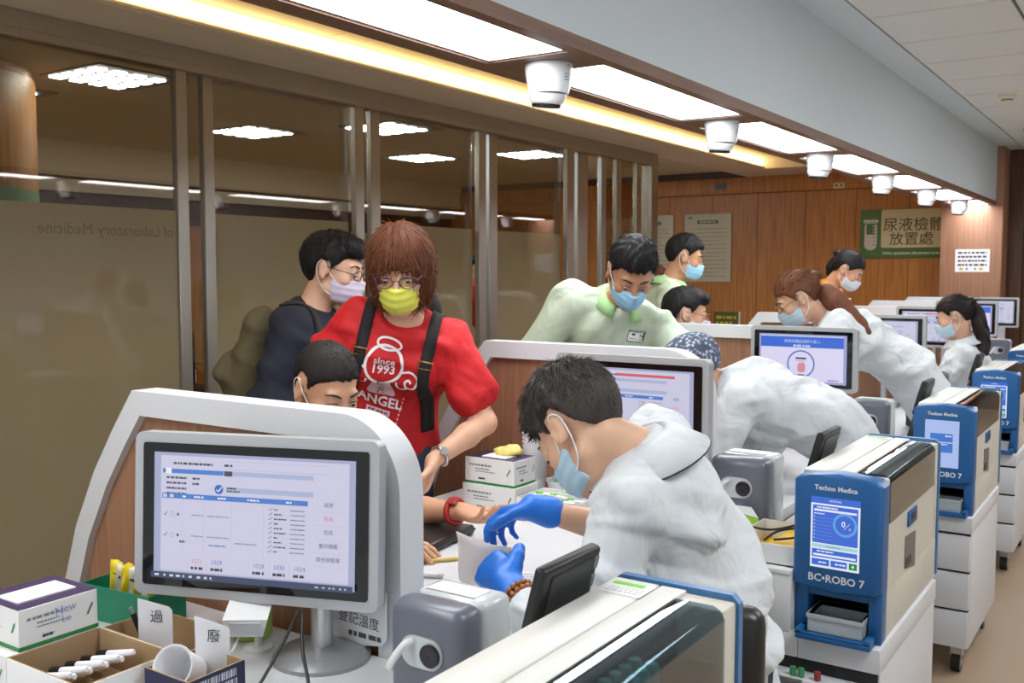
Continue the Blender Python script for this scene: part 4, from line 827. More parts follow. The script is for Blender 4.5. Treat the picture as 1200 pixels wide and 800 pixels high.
# ================================================================== PEOPLE: smooth implicit bodies, one continuous surface each
V3 = lambda *a: np.array(a, dtype=np.float64)
def nz(v): v = np.asarray(v, float); return v/(np.linalg.norm(v)+1e-12)
class Fld:
    def __init__(s, lo, hi, h):
        s.h = h; s.lo = np.asarray(lo, float)-3*h; n = np.ceil((np.asarray(hi, float)+3*h-s.lo)/h).astype(int)+1
        s.n = n; s.F = np.full(tuple(n), 1.0, np.float32); s.ax = [(s.lo[i]+h*np.arange(n[i])).astype(np.float32) for i in range(3)]
    def sub(s, lo, hi):
        a = np.clip(np.floor((np.asarray(lo)-s.lo)/s.h).astype(int), 0, s.n); b = np.clip(np.ceil((np.asarray(hi)-s.lo)/s.h).astype(int)+1, 0, s.n)
        return tuple(slice(a[i], b[i]) for i in range(3))
    def grid(s, sl): return s.ax[0][sl[0]][:, None, None], s.ax[1][sl[1]][None, :, None], s.ax[2][sl[2]][None, None, :]
    def op(s, d, sl, k, sub=False):
        A = s.F[sl]
        if sub:   # smooth subtraction
            d = -d; h = np.clip(0.5-0.5*(A-d)/k, 0, 1); s.F[sl] = A*(1-h)+d*h+k*h*(1-h)
        else:
            h = np.clip(0.5+0.5*(A-d)/k, 0, 1); s.F[sl] = A*(1-h)+d*h-k*h*(1-h)
    def add(s, pr, infl=0.0):
        kind = pr[0]; m = 0.03
        if kind == 'c':
            _, a, b, ra, rb, k, fl = pr; a = np.asarray(a, float); b = np.asarray(b, float); ra += infl; rb += infl; R = max(ra, rb)
            sl = s.sub(np.minimum(a, b)-R-k-m, np.maximum(a, b)+R+k+m)
            if min(q.stop-q.start for q in sl) <= 0: return
            X, Y, Z = s.grid(sl); ab = b-a; L2 = float(ab@ab)+1e-9
            vx, vy, vz = X-a[0], Y-a[1], Z-a[2]; t = np.clip((vx*ab[0]+vy*ab[1]+vz*ab[2])/L2, 0, 1)
            vx = vx-t*ab[0]; vy = vy-t*ab[1]; vz = vz-t*ab[2]
            if fl is not None:
                n, q = fl; vn = (vx*n[0]+vy*n[1]+vz*n[2])*(1/q-1); vx = vx+vn*n[0]; vy = vy+vn*n[1]; vz = vz+vn*n[2]
                d = (np.sqrt(vx*vx+vy*vy+vz*vz)-(ra+(rb-ra)*t))*(0.5+0.5*q)
            else: d = np.sqrt(vx*vx+vy*vy+vz*vz)-(ra+(rb-ra)*t)
            s.op(d, sl, k)
        else:
            _, c, r, R, k, sub = pr; c = np.asarray(c, float); r = np.asarray(r, float)+infl; Rm = float(max(r))
            sl = s.sub(c-Rm-k-m, c+Rm+k+m)
            if min(q.stop-q.start for q in sl) <= 0: return
            X, Y, Z = s.grid(sl); x, y, z = X-c[0], Y-c[1], Z-c[2]
            if R is not None: x, y, z = x*R[0,0]+y*R[1,0]+z*R[2,0], x*R[0,1]+y*R[1,1]+z*R[2,1], x*R[0,2]+y*R[1,2]+z*R[2,2]
            k0 = np.sqrt((x/r[0])**2+(y/r[1])**2+(z/r[2])**2); k1 = np.sqrt((x/r[0]**2)**2+(y/r[1]**2)**2+(z/r[2]**2)**2)+1e-9
            s.op(k0*(k0-1)/k1, sl, k, sub)
    def mesh(s):
        F = s.F; S = F < 0; n = s.n
        c = np.zeros(tuple(n-1), np.uint8)
        for i in (0,1):
            for j in (0,1):
                for k in (0,1): c += S[i:n[0]-1+i, j:n[1]-1+j, k:n[2]-1+k]
        I = np.argwhere((c > 0) & (c < 8)); N = len(I)
        idx = np.full(tuple(n-1), -1, np.int32); idx[I[:,0], I[:,1], I[:,2]] = np.arange(N)
        acc = np.zeros((N,3)); cnt = np.zeros(N)
        cor = [(i,j,k) for i in (0,1) for j in (0,1) for k in (0,1)]
        val = {q: F[I[:,0]+q[0], I[:,1]+q[1], I[:,2]+q[2]].astype(np.float64) for q in cor}
        for q in cor:
            for ax in range(3):
                if q[ax] == 0:
                    e = list(q); e[ax] = 1; e = tuple(e); a, b = val[q], val[e]; m = (a < 0) != (b < 0)
                    t = np.where(m, a/(a-b+1e-12), 0); P = np.tile(np.array(q, float), (N,1)); P[:,ax] += t
                    acc[m] += P[m]; cnt[m] += 1
        Vv = (I+acc/np.maximum(cnt, 1)[:,None])*s.h+s.lo
        faces = []
        for ax in range(3):
            sl0 = [slice(None)]*3; sl1 = [slice(None)]*3; sl0[ax] = slice(0, -1); sl1[ax] = slice(1, None)
            A, B = S[tuple(sl0)], S[tuple(sl1)]; E = np.argwhere(A != B)
            u, v = [(1,2),(2,0),(0,1)][ax]
            E = E[(E[:,u] > 0) & (E[:,v] > 0) & (E[:,u] < n[u]-1) & (E[:,v] < n[v]-1)]
            def ix(du, dv): q = E.copy(); q[:,u] += du; q[:,v] += dv; return idx[q[:,0], q[:,1], q[:,2]]
            f = np.stack([ix(-1,-1), ix(0,-1), ix(0,0), ix(-1,0)], 1); flip = ~A[E[:,0], E[:,1], E[:,2]]
            f[flip] = f[flip][:, ::-1]; faces.append(f)
        return Vv, np.concatenate(faces)
def npmesh(name, V, Fc):
    me = bpy.data.meshes.new(name); me.vertices.add(len(V)); me.vertices.foreach_set('co', np.asarray(V, np.float32).ravel())
    nf = len(Fc); me.loops.add(nf*4); me.polygons.add(nf); me.loops.foreach_set('vertex_index', np.asarray(Fc, np.int32).ravel())
    me.polygons.foreach_set('loop_start', np.arange(0, nf*4, 4, dtype=np.int32)); me.polygons.foreach_set('use_smooth', np.ones(nf, bool))
    me.update(calc_edges=True); me.validate(); return me
def smooth(V, Fc, it=1, lam=0.5):
    for _ in range(it):
        acc = np.zeros_like(V); cnt = np.zeros(len(V))
        for i in range(4):
            a, b = Fc[:,i], Fc[:,(i+1) % 4]
            np.add.at(acc, a, V[b]); np.add.at(acc, b, V[a]); np.add.at(cnt, a, 1); np.add.at(cnt, b, 1)
        V = V*(1-lam)+lam*acc/np.maximum(cnt, 1)[:,None]
    return V
def vnorm(V, Fc):
    n = np.cross(V[Fc[:,2]]-V[Fc[:,0]], V[Fc[:,3]]-V[Fc[:,1]]); N = np.zeros_like(V)
    for i in range(4): np.add.at(N, Fc[:,i], n)
    return N/(np.linalg.norm(N, axis=1)[:,None]+1e-12)
def folds(P, amp, seed, fr=60.0):
    """draped cloth: families of roughly parallel soft ridges, gathered here and there"""
    r = np.random.RandomState(seed); o = np.zeros(len(P)); Wp = P.copy()
    for i in range(3):
        q = r.normal(size=3)*8; Wp = Wp+0.022*np.sin(P@q+r.uniform(0,6))[:,None]*nz(r.normal(size=3))
    for g in range(4):
        ax = nz(r.normal(size=3)); q = r.normal(size=3)*5; msk = np.clip(np.sin(P@q+r.uniform(0,6))*1.8+0.2, 0, 1)
        for i in range(3):
            k = nz(ax+r.normal(size=3)*0.28)*fr*(0.55+0.35*i); a = np.sin(Wp@k+r.uniform(0,6))
            o += msk*(np.exp(1.4*a)/2.2-0.75)*(0.9/(1+0.6*i))
    return np.clip(amp*o*1.25, -0.0085, 0.03)
def build(name, prims, h, m, parent, infl=0.0, fold=0.0, seed=1, cut=None, sm=1, fr=60.0):
    lo = np.full(3, 9e9); hi = np.full(3, -9e9)
    for p in prims:
        if p[0] == 'c': R = max(p[3], p[4])+infl; lo = np.minimum(lo, np.minimum(p[1], p[2])-R); hi = np.maximum(hi, np.maximum(p[1], p[2])+R)
        elif not p[5]: R = max(p[2])+infl; lo = np.minimum(lo, np.asarray(p[1])-R); hi = np.maximum(hi, np.asarray(p[1])+R)
    f = Fld(lo, hi, h)
    for p in prims: f.add(p, infl if not (p[0] == 'e' and p[5]) else 0.0)
    if cut:
        X, Y, Z = f.grid((slice(None),)*3)
        for (c, n) in cut: f.F = np.maximum(f.F, ((X-c[0])*n[0]+(Y-c[1])*n[1]+(Z-c[2])*n[2]).astype(np.float32))
    Vv, Fc = f.mesh(); Vv = smooth(Vv, Fc, sm)
    if fold: Vv = Vv+vnorm(Vv, Fc)*folds(Vv, fold, seed, fr)[:,None]
    return link(name, npmesh(name, Vv, Fc), m, parent)
# ------------------------------------------------------------------ anatomy
def frame(fw, up=(0,0,1), roll=0.0):
    fw = nz(fw); r = nz(np.cross(fw, up)); u = np.cross(r, fw)
    if roll: r, u = r*math.cos(roll)+u*math.sin(roll), u*math.cos(roll)-r*math.sin(roll)
    return np.stack([r, fw, u], 1)          # columns: right, forward, up
def head_prims(C, R, s):
    T = lambda x, y, z: C+R@(V3(x, y, z)*s)
    E = lambda c, r, k=0.012, sub=False, R2=None: ('e', T(*c), V3(*r)*s, R if R2 is None else R2, k*s, sub)
    K = lambda a, b, ra, rb, k=0.012: ('c', T(*a), T(*b), ra*s, rb*s, k*s, None)
    L = [E((0,-0.012,0.035),(0.073,0.092,0.083)), E((0,0.030,-0.028),(0.058,0.060,0.084),0.02), K((-0.046,0.0,-0.06),(-0.012,0.068,-0.095),0.02,0.017,0.02), K((0.046,0.0,-0.06),(0.012,0.068,-0.095),0.02,0.017,0.02),
         E((0,0.072,-0.092),(0.022,0.017,0.017),0.015), E((-0.040,0.058,-0.022),(0.022,0.022,0.02),0.015), E((0.040,0.058,-0.022),(0.022,0.022,0.02),0.015),
         K((-0.034,0.078,0.026),(0.034,0.078,0.026),0.0115,0.0115,0.012)]
    for sx in (-1, 1): L.append(E((sx*0.031,0.100,0.008),(0.017,0.016,0.011),0.010,True))
    L += [K((0,0.089,0.014),(0,0.107,-0.027),0.0075,0.0115,0.010), E((-0.0115,0.096,-0.031),(0.008,0.010,0.007),0.006), E((0.0115,0.096,-0.031),(0.008,0.010,0.007),0.006),
          E((0,0.089,-0.056),(0.022,0.010,0.006),0.006), E((0,0.087,-0.067),(0.019,0.010,0.006),0.006)]
    for sx in (-1, 1):
        Re = R@np.array(Euler((0.25, 0, sx*-0.45)).to_matrix())
        L += [E((sx*0.031,0.0795,0.0075),(0.0155,0.0135,0.0115),0.004), E((sx*0.078,-0.008,-0.002),(0.0085,0.021,0.032),0.006,False,Re), E((sx*0.088,-0.001,0.0),(0.008,0.0115,0.019),0.004,True,Re), E((sx*0.074,0.006,-0.004),(0.008,0.007,0.01),0.005)]
    return L
def hand_prims(W, f, n, side, curl=(0.5,0.5,0.5,0.5), thumb=0.4, s=1.0, spread=0.06):
    f = nz(f); n = nz(n-f*np.dot(n, f)); t = np.cross(f, n)*side; L = []; k = 0.006*s
    rot = lambda v, ax, a: v*math.cos(a)+np.cross(ax, v)*math.sin(a)+ax*np.dot(ax, v)*(1-math.cos(a))
    ax = np.cross(f, n)
    off = [0.030, 0.0105, -0.0095, -0.028]; ln = [(0.040,0.024,0.020),(0.044,0.027,0.021),(0.041,0.025,0.020),(0.032,0.019,0.018)]
    for i in range(4):
        kn = W+f*(0.088 if i in (1,2) else 0.083)*s+t*off[i]*s
        L.append(('c', W+t*off[i]*0.55*s+f*0.01*s, kn, 0.0165*s, 0.0115*s, 0.010*s, None))
        d = nz(f+t*spread*(1.5-i)); p = kn; r = 0.0093 if i < 3 else 0.0082
        for j in range(3):
            d = rot(d, ax, curl[i]*(0.9,1.1,0.7)[j]); q = p+d*ln[i][j]*s; L.append(('c', p, q, (r-0.0006*j)*s, (r-0.0006*(j+1))*s, k*0.6, None)); p = q
    L.append(('e', W+f*0.05*s, V3(0.038,0.046,0.0155)*s, np.stack([t, f, n], 1), 0.012*s, False))
    b = W+f*0.018*s+t*0.026*s; d = nz(f*0.62+t*0.72+n*0.25); p = b
    L.append(('c', W+f*0.008*s, b+d*0.02*s, 0.018*s, 0.0145*s, 0.012*s, None))
    for j, l in enumerate((0.042, 0.031, 0.024)):
        q = p+d*l*s; L.append(('c', p, q, (0.0125-0.0012*j)*s, (0.0115-0.0012*j)*s, k, None)); p = q; d = nz(d+(f*0.35+n*0.5-t*0.35)*thumb)
    return L
def ik(S, T, l1, l2, pole):
    d = T-S; D = np.linalg.norm(d); Dm = min(D, (l1+l2)*0.995); dn = d/D; a = (l1*l1-l2*l2+Dm*Dm)/(2*Dm); hgt = math.sqrt(max(0, l1*l1-a*a))
    p = nz(np.asarray(pole, float)-dn*np.dot(pole, dn)); return S+dn*a+p*hgt, S+dn*Dm
SKIN = {}
def skin(name, rgb):
    return mat('skin_'+name, rgb, 0.48, var=0.06, vscale=30, sss=0.12)
def person(name, label, J, h=0.007, skinm=None, top=None, sleeves='long', collar=None, pants=None, coat=False, hs=1.0, gloves=None, fold=0.006, seed=1, fem=False, cloth_h=None, hem=0.0, bag=None):
    """J: pelvis, neck, front, head, look, wl/wr (wrist targets) with hand dirs, legs"""
    t = thing('person', label, 'person', (0, 0, 0)); cloth_h = cloth_h or h*1.15
    P, N, fr = V3(*J['pelvis']), V3(*J['neck']), nz(J['front'])
    u = nz(N-P); r = nz(np.cross(fr, u)); fr = np.cross(u, r); sw = J.get('sw', 0.165 if fem else 0.185)-0.018
    tl = np.linalg.norm(N-P); bend = J.get('bend', 0.03)
    Wt = P+u*tl*0.38-fr*bend; Ch = P+u*tl*0.74-fr*bend*0.4
    dl = V3(*J.get('dsl', (0,0,0))); dr = V3(*J.get('dsr', (0,0,0)))
    SL = N-u*0.065-r*sw+dl; SR = N-u*0.065+r*sw+dr
    Hc = V3(*J['head']); RH = frame(J['look'], roll=J.get('roll', 0)); fl = lambda q: (fr, q)
    bs = J.get('bulk', 1.0)
    torso = [('c', P-u*0.02, Wt, 0.145*bs, 0.128*bs, 0.04, fl(0.72)), ('c', Wt, Ch, 0.130*bs, 0.142*bs, 0.04, fl(0.72)), ('c', Ch-r*0.055, Ch+r*0.055, 0.098*bs, 0.098*bs, 0.04, fl(0.9)),
             ('c', SL+r*0.015, N-r*0.045-u*0.035, 0.050*bs, 0.050*bs, 0.035, None), ('c', SR-r*0.015, N+r*0.045-u*0.035, 0.050*bs, 0.050*bs, 0.035, None), ('c', Ch, N-u*0.03, 0.085*bs, 0.058, 0.04, None)]
    if fem: torso += [('e', Ch+fr*0.075-r*0.07-u*0.02, V3(0.065,0.06,0.065), None, 0.05, False), ('e', Ch+fr*0.075+r*0.07-u*0.02, V3(0.065,0.06,0.065), None, 0.05, False)]
    head = head_prims(Hc, RH, hs)
    nk = [('c', Hc+RH@(V3(0,-0.022,-0.045)*hs), N-u*0.02, 0.050*hs, 0.056*hs, 0.02, None)]
    arms = []; sl_ = []; hands = []; glv = []; l1, l2 = J.get('arm', (0.285, 0.245)); ends = {}
    for side, S, key in ((-1, SL, 'l'), (1, SR, 'r')):
        if 'w'+key not in J: continue
        W0, fd, pn, cu, th, pole = J['w'+key]; E, W_ = ik(S, V3(*W0), l1, l2, V3(*pole)); ends[key] = (S, E, W_)
        arms += [('c', S, E, 0.046, 0.038, 0.02, None), ('c', E, E+(W_-E)*0.35, 0.037, 0.039, 0.02, None), ('c', E+(W_-E)*0.35, W_, 0.038, 0.025, 0.015, None)]
        hp = hand_prims(W_, V3(*fd), V3(*pn), side, cu, th, J.get('hsz', 1.0)); hands += hp
        if gloves: glv.append((key, hp, W_, nz(E-W_)))
        sv = J.get('sleeve_'+key, sleeves)
        if sv == 'long': sl_ += [('c', S, E, 0.056*bs, 0.050, 0.035, None), ('c', E, W_+(E-W_)*0.33, 0.051, 0.043, 0.025, None)]
        elif sv == '34': sl_ += [('c', S, E, 0.058*bs, 0.054, 0.035, None), ('c', E, E+(W_-E)*0.22, 0.054, 0.052, 0.025, None)]
        else: sl_ += [('c', S, S+(E-S)*0.66, 0.057*bs, 0.064, 0.035, None)]
    legs = []; pant = []
    lf = nz(V3(fr[0], fr[1], 0)); lr = nz(np.cross(lf, (0,0,1)))
    for sx in (-1, 1):
        hp = P+lr*sx*0.085-V3(0,0,0.03)
        if J['legs'] == 'sit':
            kn = hp+lf*0.40+lr*sx*0.05-V3(0,0,0.02); kn[2] = max(kn[2], 0.44); an = kn+lf*J.get('footf', -0.02); an[2] = 0.075
        else:
            an = V3(*J['feet'])+lr*sx*0.10 if 'feet' in J else hp.copy(); an[2] = 0.075; kn = (hp+an)/2+lf*0.03
        legs += [('c', hp, kn, 0.075, 0.052, 0.03, None), ('c', kn, an, 0.050, 0.036, 0.02, None), ('c', an+V3(0,0,-0.03), an+lf*0.14+V3(0,0,-0.045), 0.036, 0.028, 0.02, None)]
        pant += [('c', hp, kn, 0.098, 0.072, 0.03, None), ('c', kn, an+V3(0,0,0.03), 0.070, 0.058, 0.02, None)]
        MB().box(-0.045, 0.045, -0.07, 0.19, -0.075, 0.0, 0.02, 3, Matrix.Translation(an) @ Matrix.Rotation(math.atan2(-lf[0], lf[1]), 4, 'Z')).obj('shoe', mat('shoe_dark', (40,40,44), 0.5), t, None, None, 40)
    bd = build('body', [(q[0], q[1], q[2], q[3]*0.86, q[4]*0.86, q[5], q[6]) if q[0] == 'c' else q for q in torso[:6]]+nk+arms+legs+head+([(q[0], q[1], q[2], q[3]*0.72, q[4]*0.72, q[5], q[6]) if q[0] == 'c' else (q[0], q[1], q[2]*0.8, q[3], q[4], q[5]) for q in hands] if gloves else hands), h, skinm, t)
    pb = build('trousers', [('c', P-u*0.0, P-lf*0.0+V3(0,0,-0.05), 0.152*bs, 0.148*bs, 0.05, fl(0.78))]+pant, max(0.011, cloth_h), pants or mat('trousers_dark', (44,46,54), 0.8), t, fold=fold*0.7, seed=seed+9)
    cl = torso+sl_; cut = []
    if coat:
        for q in pant[0::2]: cl.append(('c', q[1], q[1]+(q[2]-q[1])*0.75, 0.118, 0.105, 0.05, None))
    else: cl.append(('c', P, P-u*0.08+lf*0.0, 0.158*bs, 0.158*bs, 0.05, fl(0.74)))
    tp = build('coat' if coat else 'shirt', cl, cloth_h, top, t, infl=0.012, fold=fold, seed=seed, cut=[(N+u*0.012+fr*0.02, nz(u+fr*0.35))], fr=J.get('fr', 62))
    if gloves:
        for key, hp, W_, e in glv: build('glove', hp+[('c', W_+e*0.022, W_-e*0.02, 0.034, 0.029, 0.012, None)], min(h, 0.0045), gloves, t, infl=0.0025, fold=0.0012, seed=3, fr=90)
    if collar:
        wd = J.get('collar_w', 0.055); b = MB(); nA = 26; rows = []
        for i in range(nA+1):
            a = math.radians(J.get('collar_gap', 28))+(2*PI-2*math.radians(J.get('collar_gap', 28)))*i/nA     # measured from the front
            o = fr*math.cos(a)+r*math.sin(a); lift = 0.030-0.020*math.cos(a)*-1*0.0
            back = 0.5-0.5*math.cos(a)
            p0 = N-u*0.035+o*0.062*hs+u*0.02*back; p1 = N+o*(0.066*hs)+u*(0.012+0.022*back); p2 = N+o*(0.072*hs+0.012)+u*(0.010+0.016*back); p3 = N+o*(0.075*hs+wd*0.75)-u*(wd*0.55-0.02*back)-fr*0.01*back
            rows.append([b.bm.verts.new(p) for p in (p0, p1, p2, p3)])
        for A, B in zip(rows, rows[1:]):
            for j in range(3): b.face([A[j], A[j+1], B[j+1], B[j]])
        if J.get('piping'):
            pp = [Vector(v[3].co) for v in rows]
        co = b.obj('collar', collar, t, None, None, True); md = co.modifiers.new('thick', 'SOLIDIFY'); md.thickness = 0.004; md.offset = 0
        if J.get('piping'): MB().tube(pp, 0.0022, 6).obj('piping', ink((36,34,50)), co, None, None, True)
    return t, dict(H=Hc, R=RH, s=hs, N=N, u=u, r=r, f=fr, Ch=Ch, P=P, ends=ends, SL=SL, SR=SR, W=Wt, bs=bs)
# ------------------------------------------------------------------ things worn on the head (built in head space)
def hmat(B): M4 = Matrix.Identity(4); M4 = Matrix([[*(B['R'][i]*B['s']), B['H'][i]] for i in range(3)]+[[0,0,0,1]]); return M4
def hfield(h, lo=(-0.14,-0.17,-0.17), hi=(0.14,0.16,0.17)):
    f = Fld(lo, hi, h); return f, f.grid((slice(None),)*3)
def eld(X, Y, Z, c, r):
    x, y, z = X-c[0], Y-c[1], Z-c[2]; k0 = np.sqrt((x/r[0])**2+(y/r[1])**2+(z/r[2])**2); k1 = np.sqrt((x/r[0]**2)**2+(y/r[1]**2)**2+(z/r[2]**2)**2)+1e-9
    return k0*(k0-1)/k1
def smin(a, b, k): h = np.clip(0.5+0.5*(b-a)/k, 0, 1); return b*(1-h)+a*h-k*h*(1-h)
def smax(a, b, k): return -smin(-a, -b, k)
def capd(X, Y, Z, a, b, ra, rb):
    a = np.asarray(a, float); b = np.asarray(b, float); ab = b-a; vx, vy, vz = X-a[0], Y-a[1], Z-a[2]
    t = np.clip((vx*ab[0]+vy*ab[1]+vz*ab[2])/(ab@ab+1e-9), 0, 1); return np.sqrt((vx-t*ab[0])**2+(vy-t*ab[1])**2+(vz-t*ab[2])**2)-(ra+(rb-ra)*t)
CR = ((0,-0.012,0.035), (0.073,0.092,0.083))
def cran(X, Y, Z, o): return eld(X, Y, Z, CR[0], tuple(v+o for v in CR[1]))
def put(name, V, Fc, m, parent, B):
    V = (np.asarray(V)*B['s'])@B['R'].T+B['H']; return link(name, npmesh(name, V, Fc), m, parent)
def mask(t, B, m, h=0.004, low=-0.108, nose=-0.014):
    f, (X, Y, Z) = hfield(h, (-0.09,-0.02,-0.14), (0.09,0.14,0.03))
    d = smin(eld(X, Y, Z, (0,0.034,-0.045), (0.062,0.066,0.082)), eld(X, Y, Z, (0,0.076,-0.055), (0.034,0.042,0.043)), 0.02)
    d = smin(d, eld(X, Y, Z, (0,0.10,-0.02), (0.016,0.018,0.025)), 0.02)
    d = d-0.0012*np.sin(Z*260)
    top = Z-(nose-0.10*np.abs(X)*1.2-0.0*Y); bot = low+0.25*np.abs(X)-Z; back = 0.018-0.15*(Z+0.05)-Y
    f.F = smax(smax(smax(d, top, 0.004), bot, 0.004), back, 0.004).astype(np.float32)
    V, Fc = f.mesh(); o = put('mask', smooth(V, Fc, 1), Fc, m, t, B)
    T = lambda p: Vector(B['R']@(V3(*p)*B['s'])+B['H'])
    for sx in (-1, 1):
        lp = spline([(sx*0.062,0.035,-0.028),(sx*0.074,0.012,0.0),(sx*0.081,-0.010,0.030),(sx*0.080,-0.030,0.012),(sx*0.074,-0.022,-0.028),(sx*0.066,0.0,-0.062),(sx*0.060,0.030,-0.078)], 4)
        MB().tube([T(p) for p in lp], 0.0016, 5).obj('ear_loop', ink((232,234,236)), o, None, None, True)
    return o
def eyes(t, B, brow=(30,24,22), look=-0.003, open_=1.0):
    T = lambda p: Vector(B['R']@(V3(*p)*B['s'])+B['H']); s = B['s']; M4 = hmat(B)
    for sx in (-1, 1):
        e = MB().sphere((sx*0.031,0.0815,0.0045), (0.0120,0.0116,0.0068), 12, 8, M4).obj('eye', ink((214,208,202), 0.2), t, None, None, True)
        MB().sphere((sx*0.031,0.0905,0.0025+look), (0.0052,0.0033,0.0048), 10, 6, M4).obj('iris', ink((30,20,16), 0.15), e, None, None, True)
        MB().tube([T(p) for p in [(sx*0.0175,0.0905,0.0075),(sx*0.025,0.0945,0.0105),(sx*0.034,0.0925,0.0105),(sx*0.045,0.084,0.0055)]], [0.0008*s,0.0014*s,0.0014*s,0.0007*s], 5).obj('eyelashes', ink((26,20,18)), e, None, None, True)
        MB().tube([T(p) for p in [(sx*0.014,0.0935,0.025),(sx*0.025,0.0925,0.031),(sx*0.038,0.086,0.032),(sx*0.050,0.074,0.026)]], [0.0022*s,0.0032*s,0.0028*s,0.0012*s], 6).obj('eyebrow', ink(brow), t, None, None, True)
def hairline(Y, k=0.0):
    return np.interp(Y, [-0.13,-0.085,-0.055,-0.036,-0.02,0.012,0.02,0.03,0.05,0.085,0.12], [-0.075,-0.075,-0.05,0.02,0.044,0.044,0.014,0.03,0.050+k,0.072+k,0.078+k]).astype(np.float32)
def strands(V, N, n, L, seed, w=0.0016, lift=0.25, flow=None, crown=(0,-0.05,0.12), seg=3, lenf=None):
    r = np.random.RandomState(seed); ids = r.choice(len(V), min(n, len(V)), replace=len(V) < n); cv = []; cf = []
    for i in ids:
        p = V[i]; nn = N[i]; d = flow(p) if flow else (p-V3(*crown))
        d = nz(d+r.normal(size=3)*0.25*np.linalg.norm(d)); d = nz(d-nn*np.dot(d, nn)); sd = nz(np.cross(d, nn)); l = L*r.uniform(0.6, 1.3)*(lenf(p) if lenf else 1); q = p-nn*0.001; b = len(cv); lf = lift*r.uniform(0.4,1.6)
        dd = nz(d+nn*lf)
        for k in range(seg+1):
            wk = w*(1-k/seg*0.85); cv += [q+sd*wk, q-sd*wk, q+nn*wk*0.9]
            q = q+dd*l/seg; dd = nz(dd-nn*lf*0.35)
        for k in range(seg):
            a = b+3*k
            for e in range(3): cf.append((a+e, a+(e+1) % 3, a+3+(e+1) % 3, a+3+e))
    return np.array(cv), np.array(cf)
def hair(t, B, style, m, h=0.0045, seed=1, ns=900, m2=None, L=0.022, o=0.012, line=0.0, streak=None):
    lo, hi = (-0.15,-0.20,-0.20), (0.15,0.16,0.18); f, (X, Y, Z) = hfield(h, lo, hi)
    hl = hairline(Y, line)-Z+np.where(Y > 0.03, 0.012*(np.abs(X)/0.05)**2*np.clip((Y-0.03)/0.03, 0, 1)-0.004, 0)
    wob = 0.005*np.sin(X*190+seed+2*np.sin(X*70))+0.003*np.sin(Y*150+1.3*seed)
    if style == 'crew':
        d = smax(cran(X, Y, Z, 0.0045), hl+wob*0.6, 0.006)
    elif style == 'short':
        d = smin(cran(X, Y, Z, o*0.55), eld(X, Y, Z, (0,0.0,0.062), (0.074+o*0.3,0.09+o*0.4,0.066+o)), 0.02)
        d = d-0.0035*np.sin(X*150+2*np.sin(Y*60))*np.sin(Y*110+seed)*(Z > 0.03); d = smax(d, hl+wob, 0.006)
    elif style == 'shortf':
        d = smin(cran(X, Y, Z, 0.016), eld(X, Y, Z, (0,-0.035,0.03), (0.083,0.085,0.088)), 0.02); d = smin(d, eld(X, Y, Z, (0,0.04,0.085), (0.062,0.055,0.035)), 0.03)
        d = smax(d-0.003*np.sin(X*140+2*np.sin(Y*70))*np.sin(Y*120), hl-0.006+wob, 0.008)
    elif style == 'bob':
        d = smin(cran(X, Y, Z, 0.017), eld(X, Y, Z, (0,-0.020,-0.025), (0.094,0.104,0.120)), 0.03)
        face = smin(eld(X, Y, Z, (0,0.115,-0.062), (0.060,0.085,0.098)), eld(X, Y, Z, (0,0.07,-0.14), (0.056,0.10,0.06)), 0.02)
        d = smax(d, -face, 0.008); d = smax(d, -0.112-0.12*Y-Z, 0.018)
        st = np.arctan2(X-0.015, Y+0.02); d = d-0.0015*np.sin(st*46+Z*20)-0.001*np.sin(st*91)
        d = d+0.006*np.exp(-((X-0.016)/0.006)**2)*(Z > 0.09)
    elif style == 'pony':
        d = smax(cran(X, Y, Z, 0.011), hl-0.004+wob*0.5, 0.006); st = np.arctan2(X, Z-0.03); d = d-0.0012*np.sin(st*60)
        d = smin(d, eld(X, Y, Z, (0,-0.112,0.055), (0.026,0.024,0.026)), 0.012)
    elif style == 'cap':
        d = smin(cran(X, Y, Z, 0.016), eld(X, Y, Z, (0,-0.05,0.045), (0.085,0.085,0.075)), 0.03); d = smax(d, np.interp(Y, [-0.13,-0.06,0.0,0.05,0.1], [-0.035,-0.03,0.02,0.045,0.06]).astype(np.float32)-Z, 0.006)
        d = d-0.002*np.sin(np.arctan2(X, Y+0.02)*14)*(Z < 0.06)
    f.F = np.broadcast_to(d, f.F.shape).astype(np.float32).copy(); V, Fc = f.mesh(); V = smooth(V, Fc, 1); N = vnorm(V, Fc)
    ob = put('cap' if style == 'cap' else 'hair', V, Fc, m, t, B)
    if ns and style != 'cap':
        flow = None
        if style == 'bob': flow = lambda p: V3(p[0]*1.2, (p[1]+0.02)*0.8, -1.6*max(0.05, 0.12-p[2])*6*0.12) if p[2] < 0.10 else V3(p[0], p[1]+0.02, -0.02)
        if style == 'pony': flow = lambda p: V3(0,-0.12,0.05)-p
        cv, cf = strands(V, N, ns, L, seed, flow=flow, lift=0.02 if style in ('bob','pony') else 0.30, crown=(0.01,-0.055,0.13), lenf=(lambda p: min(1, max(0.25, (p[2]-0.0)/0.08))) if style in ('short','shortf') else None)
        so = put('hair_strands', cv, cf, m2 or m, ob, B); so['kind'] = 'stuff'
    return ob
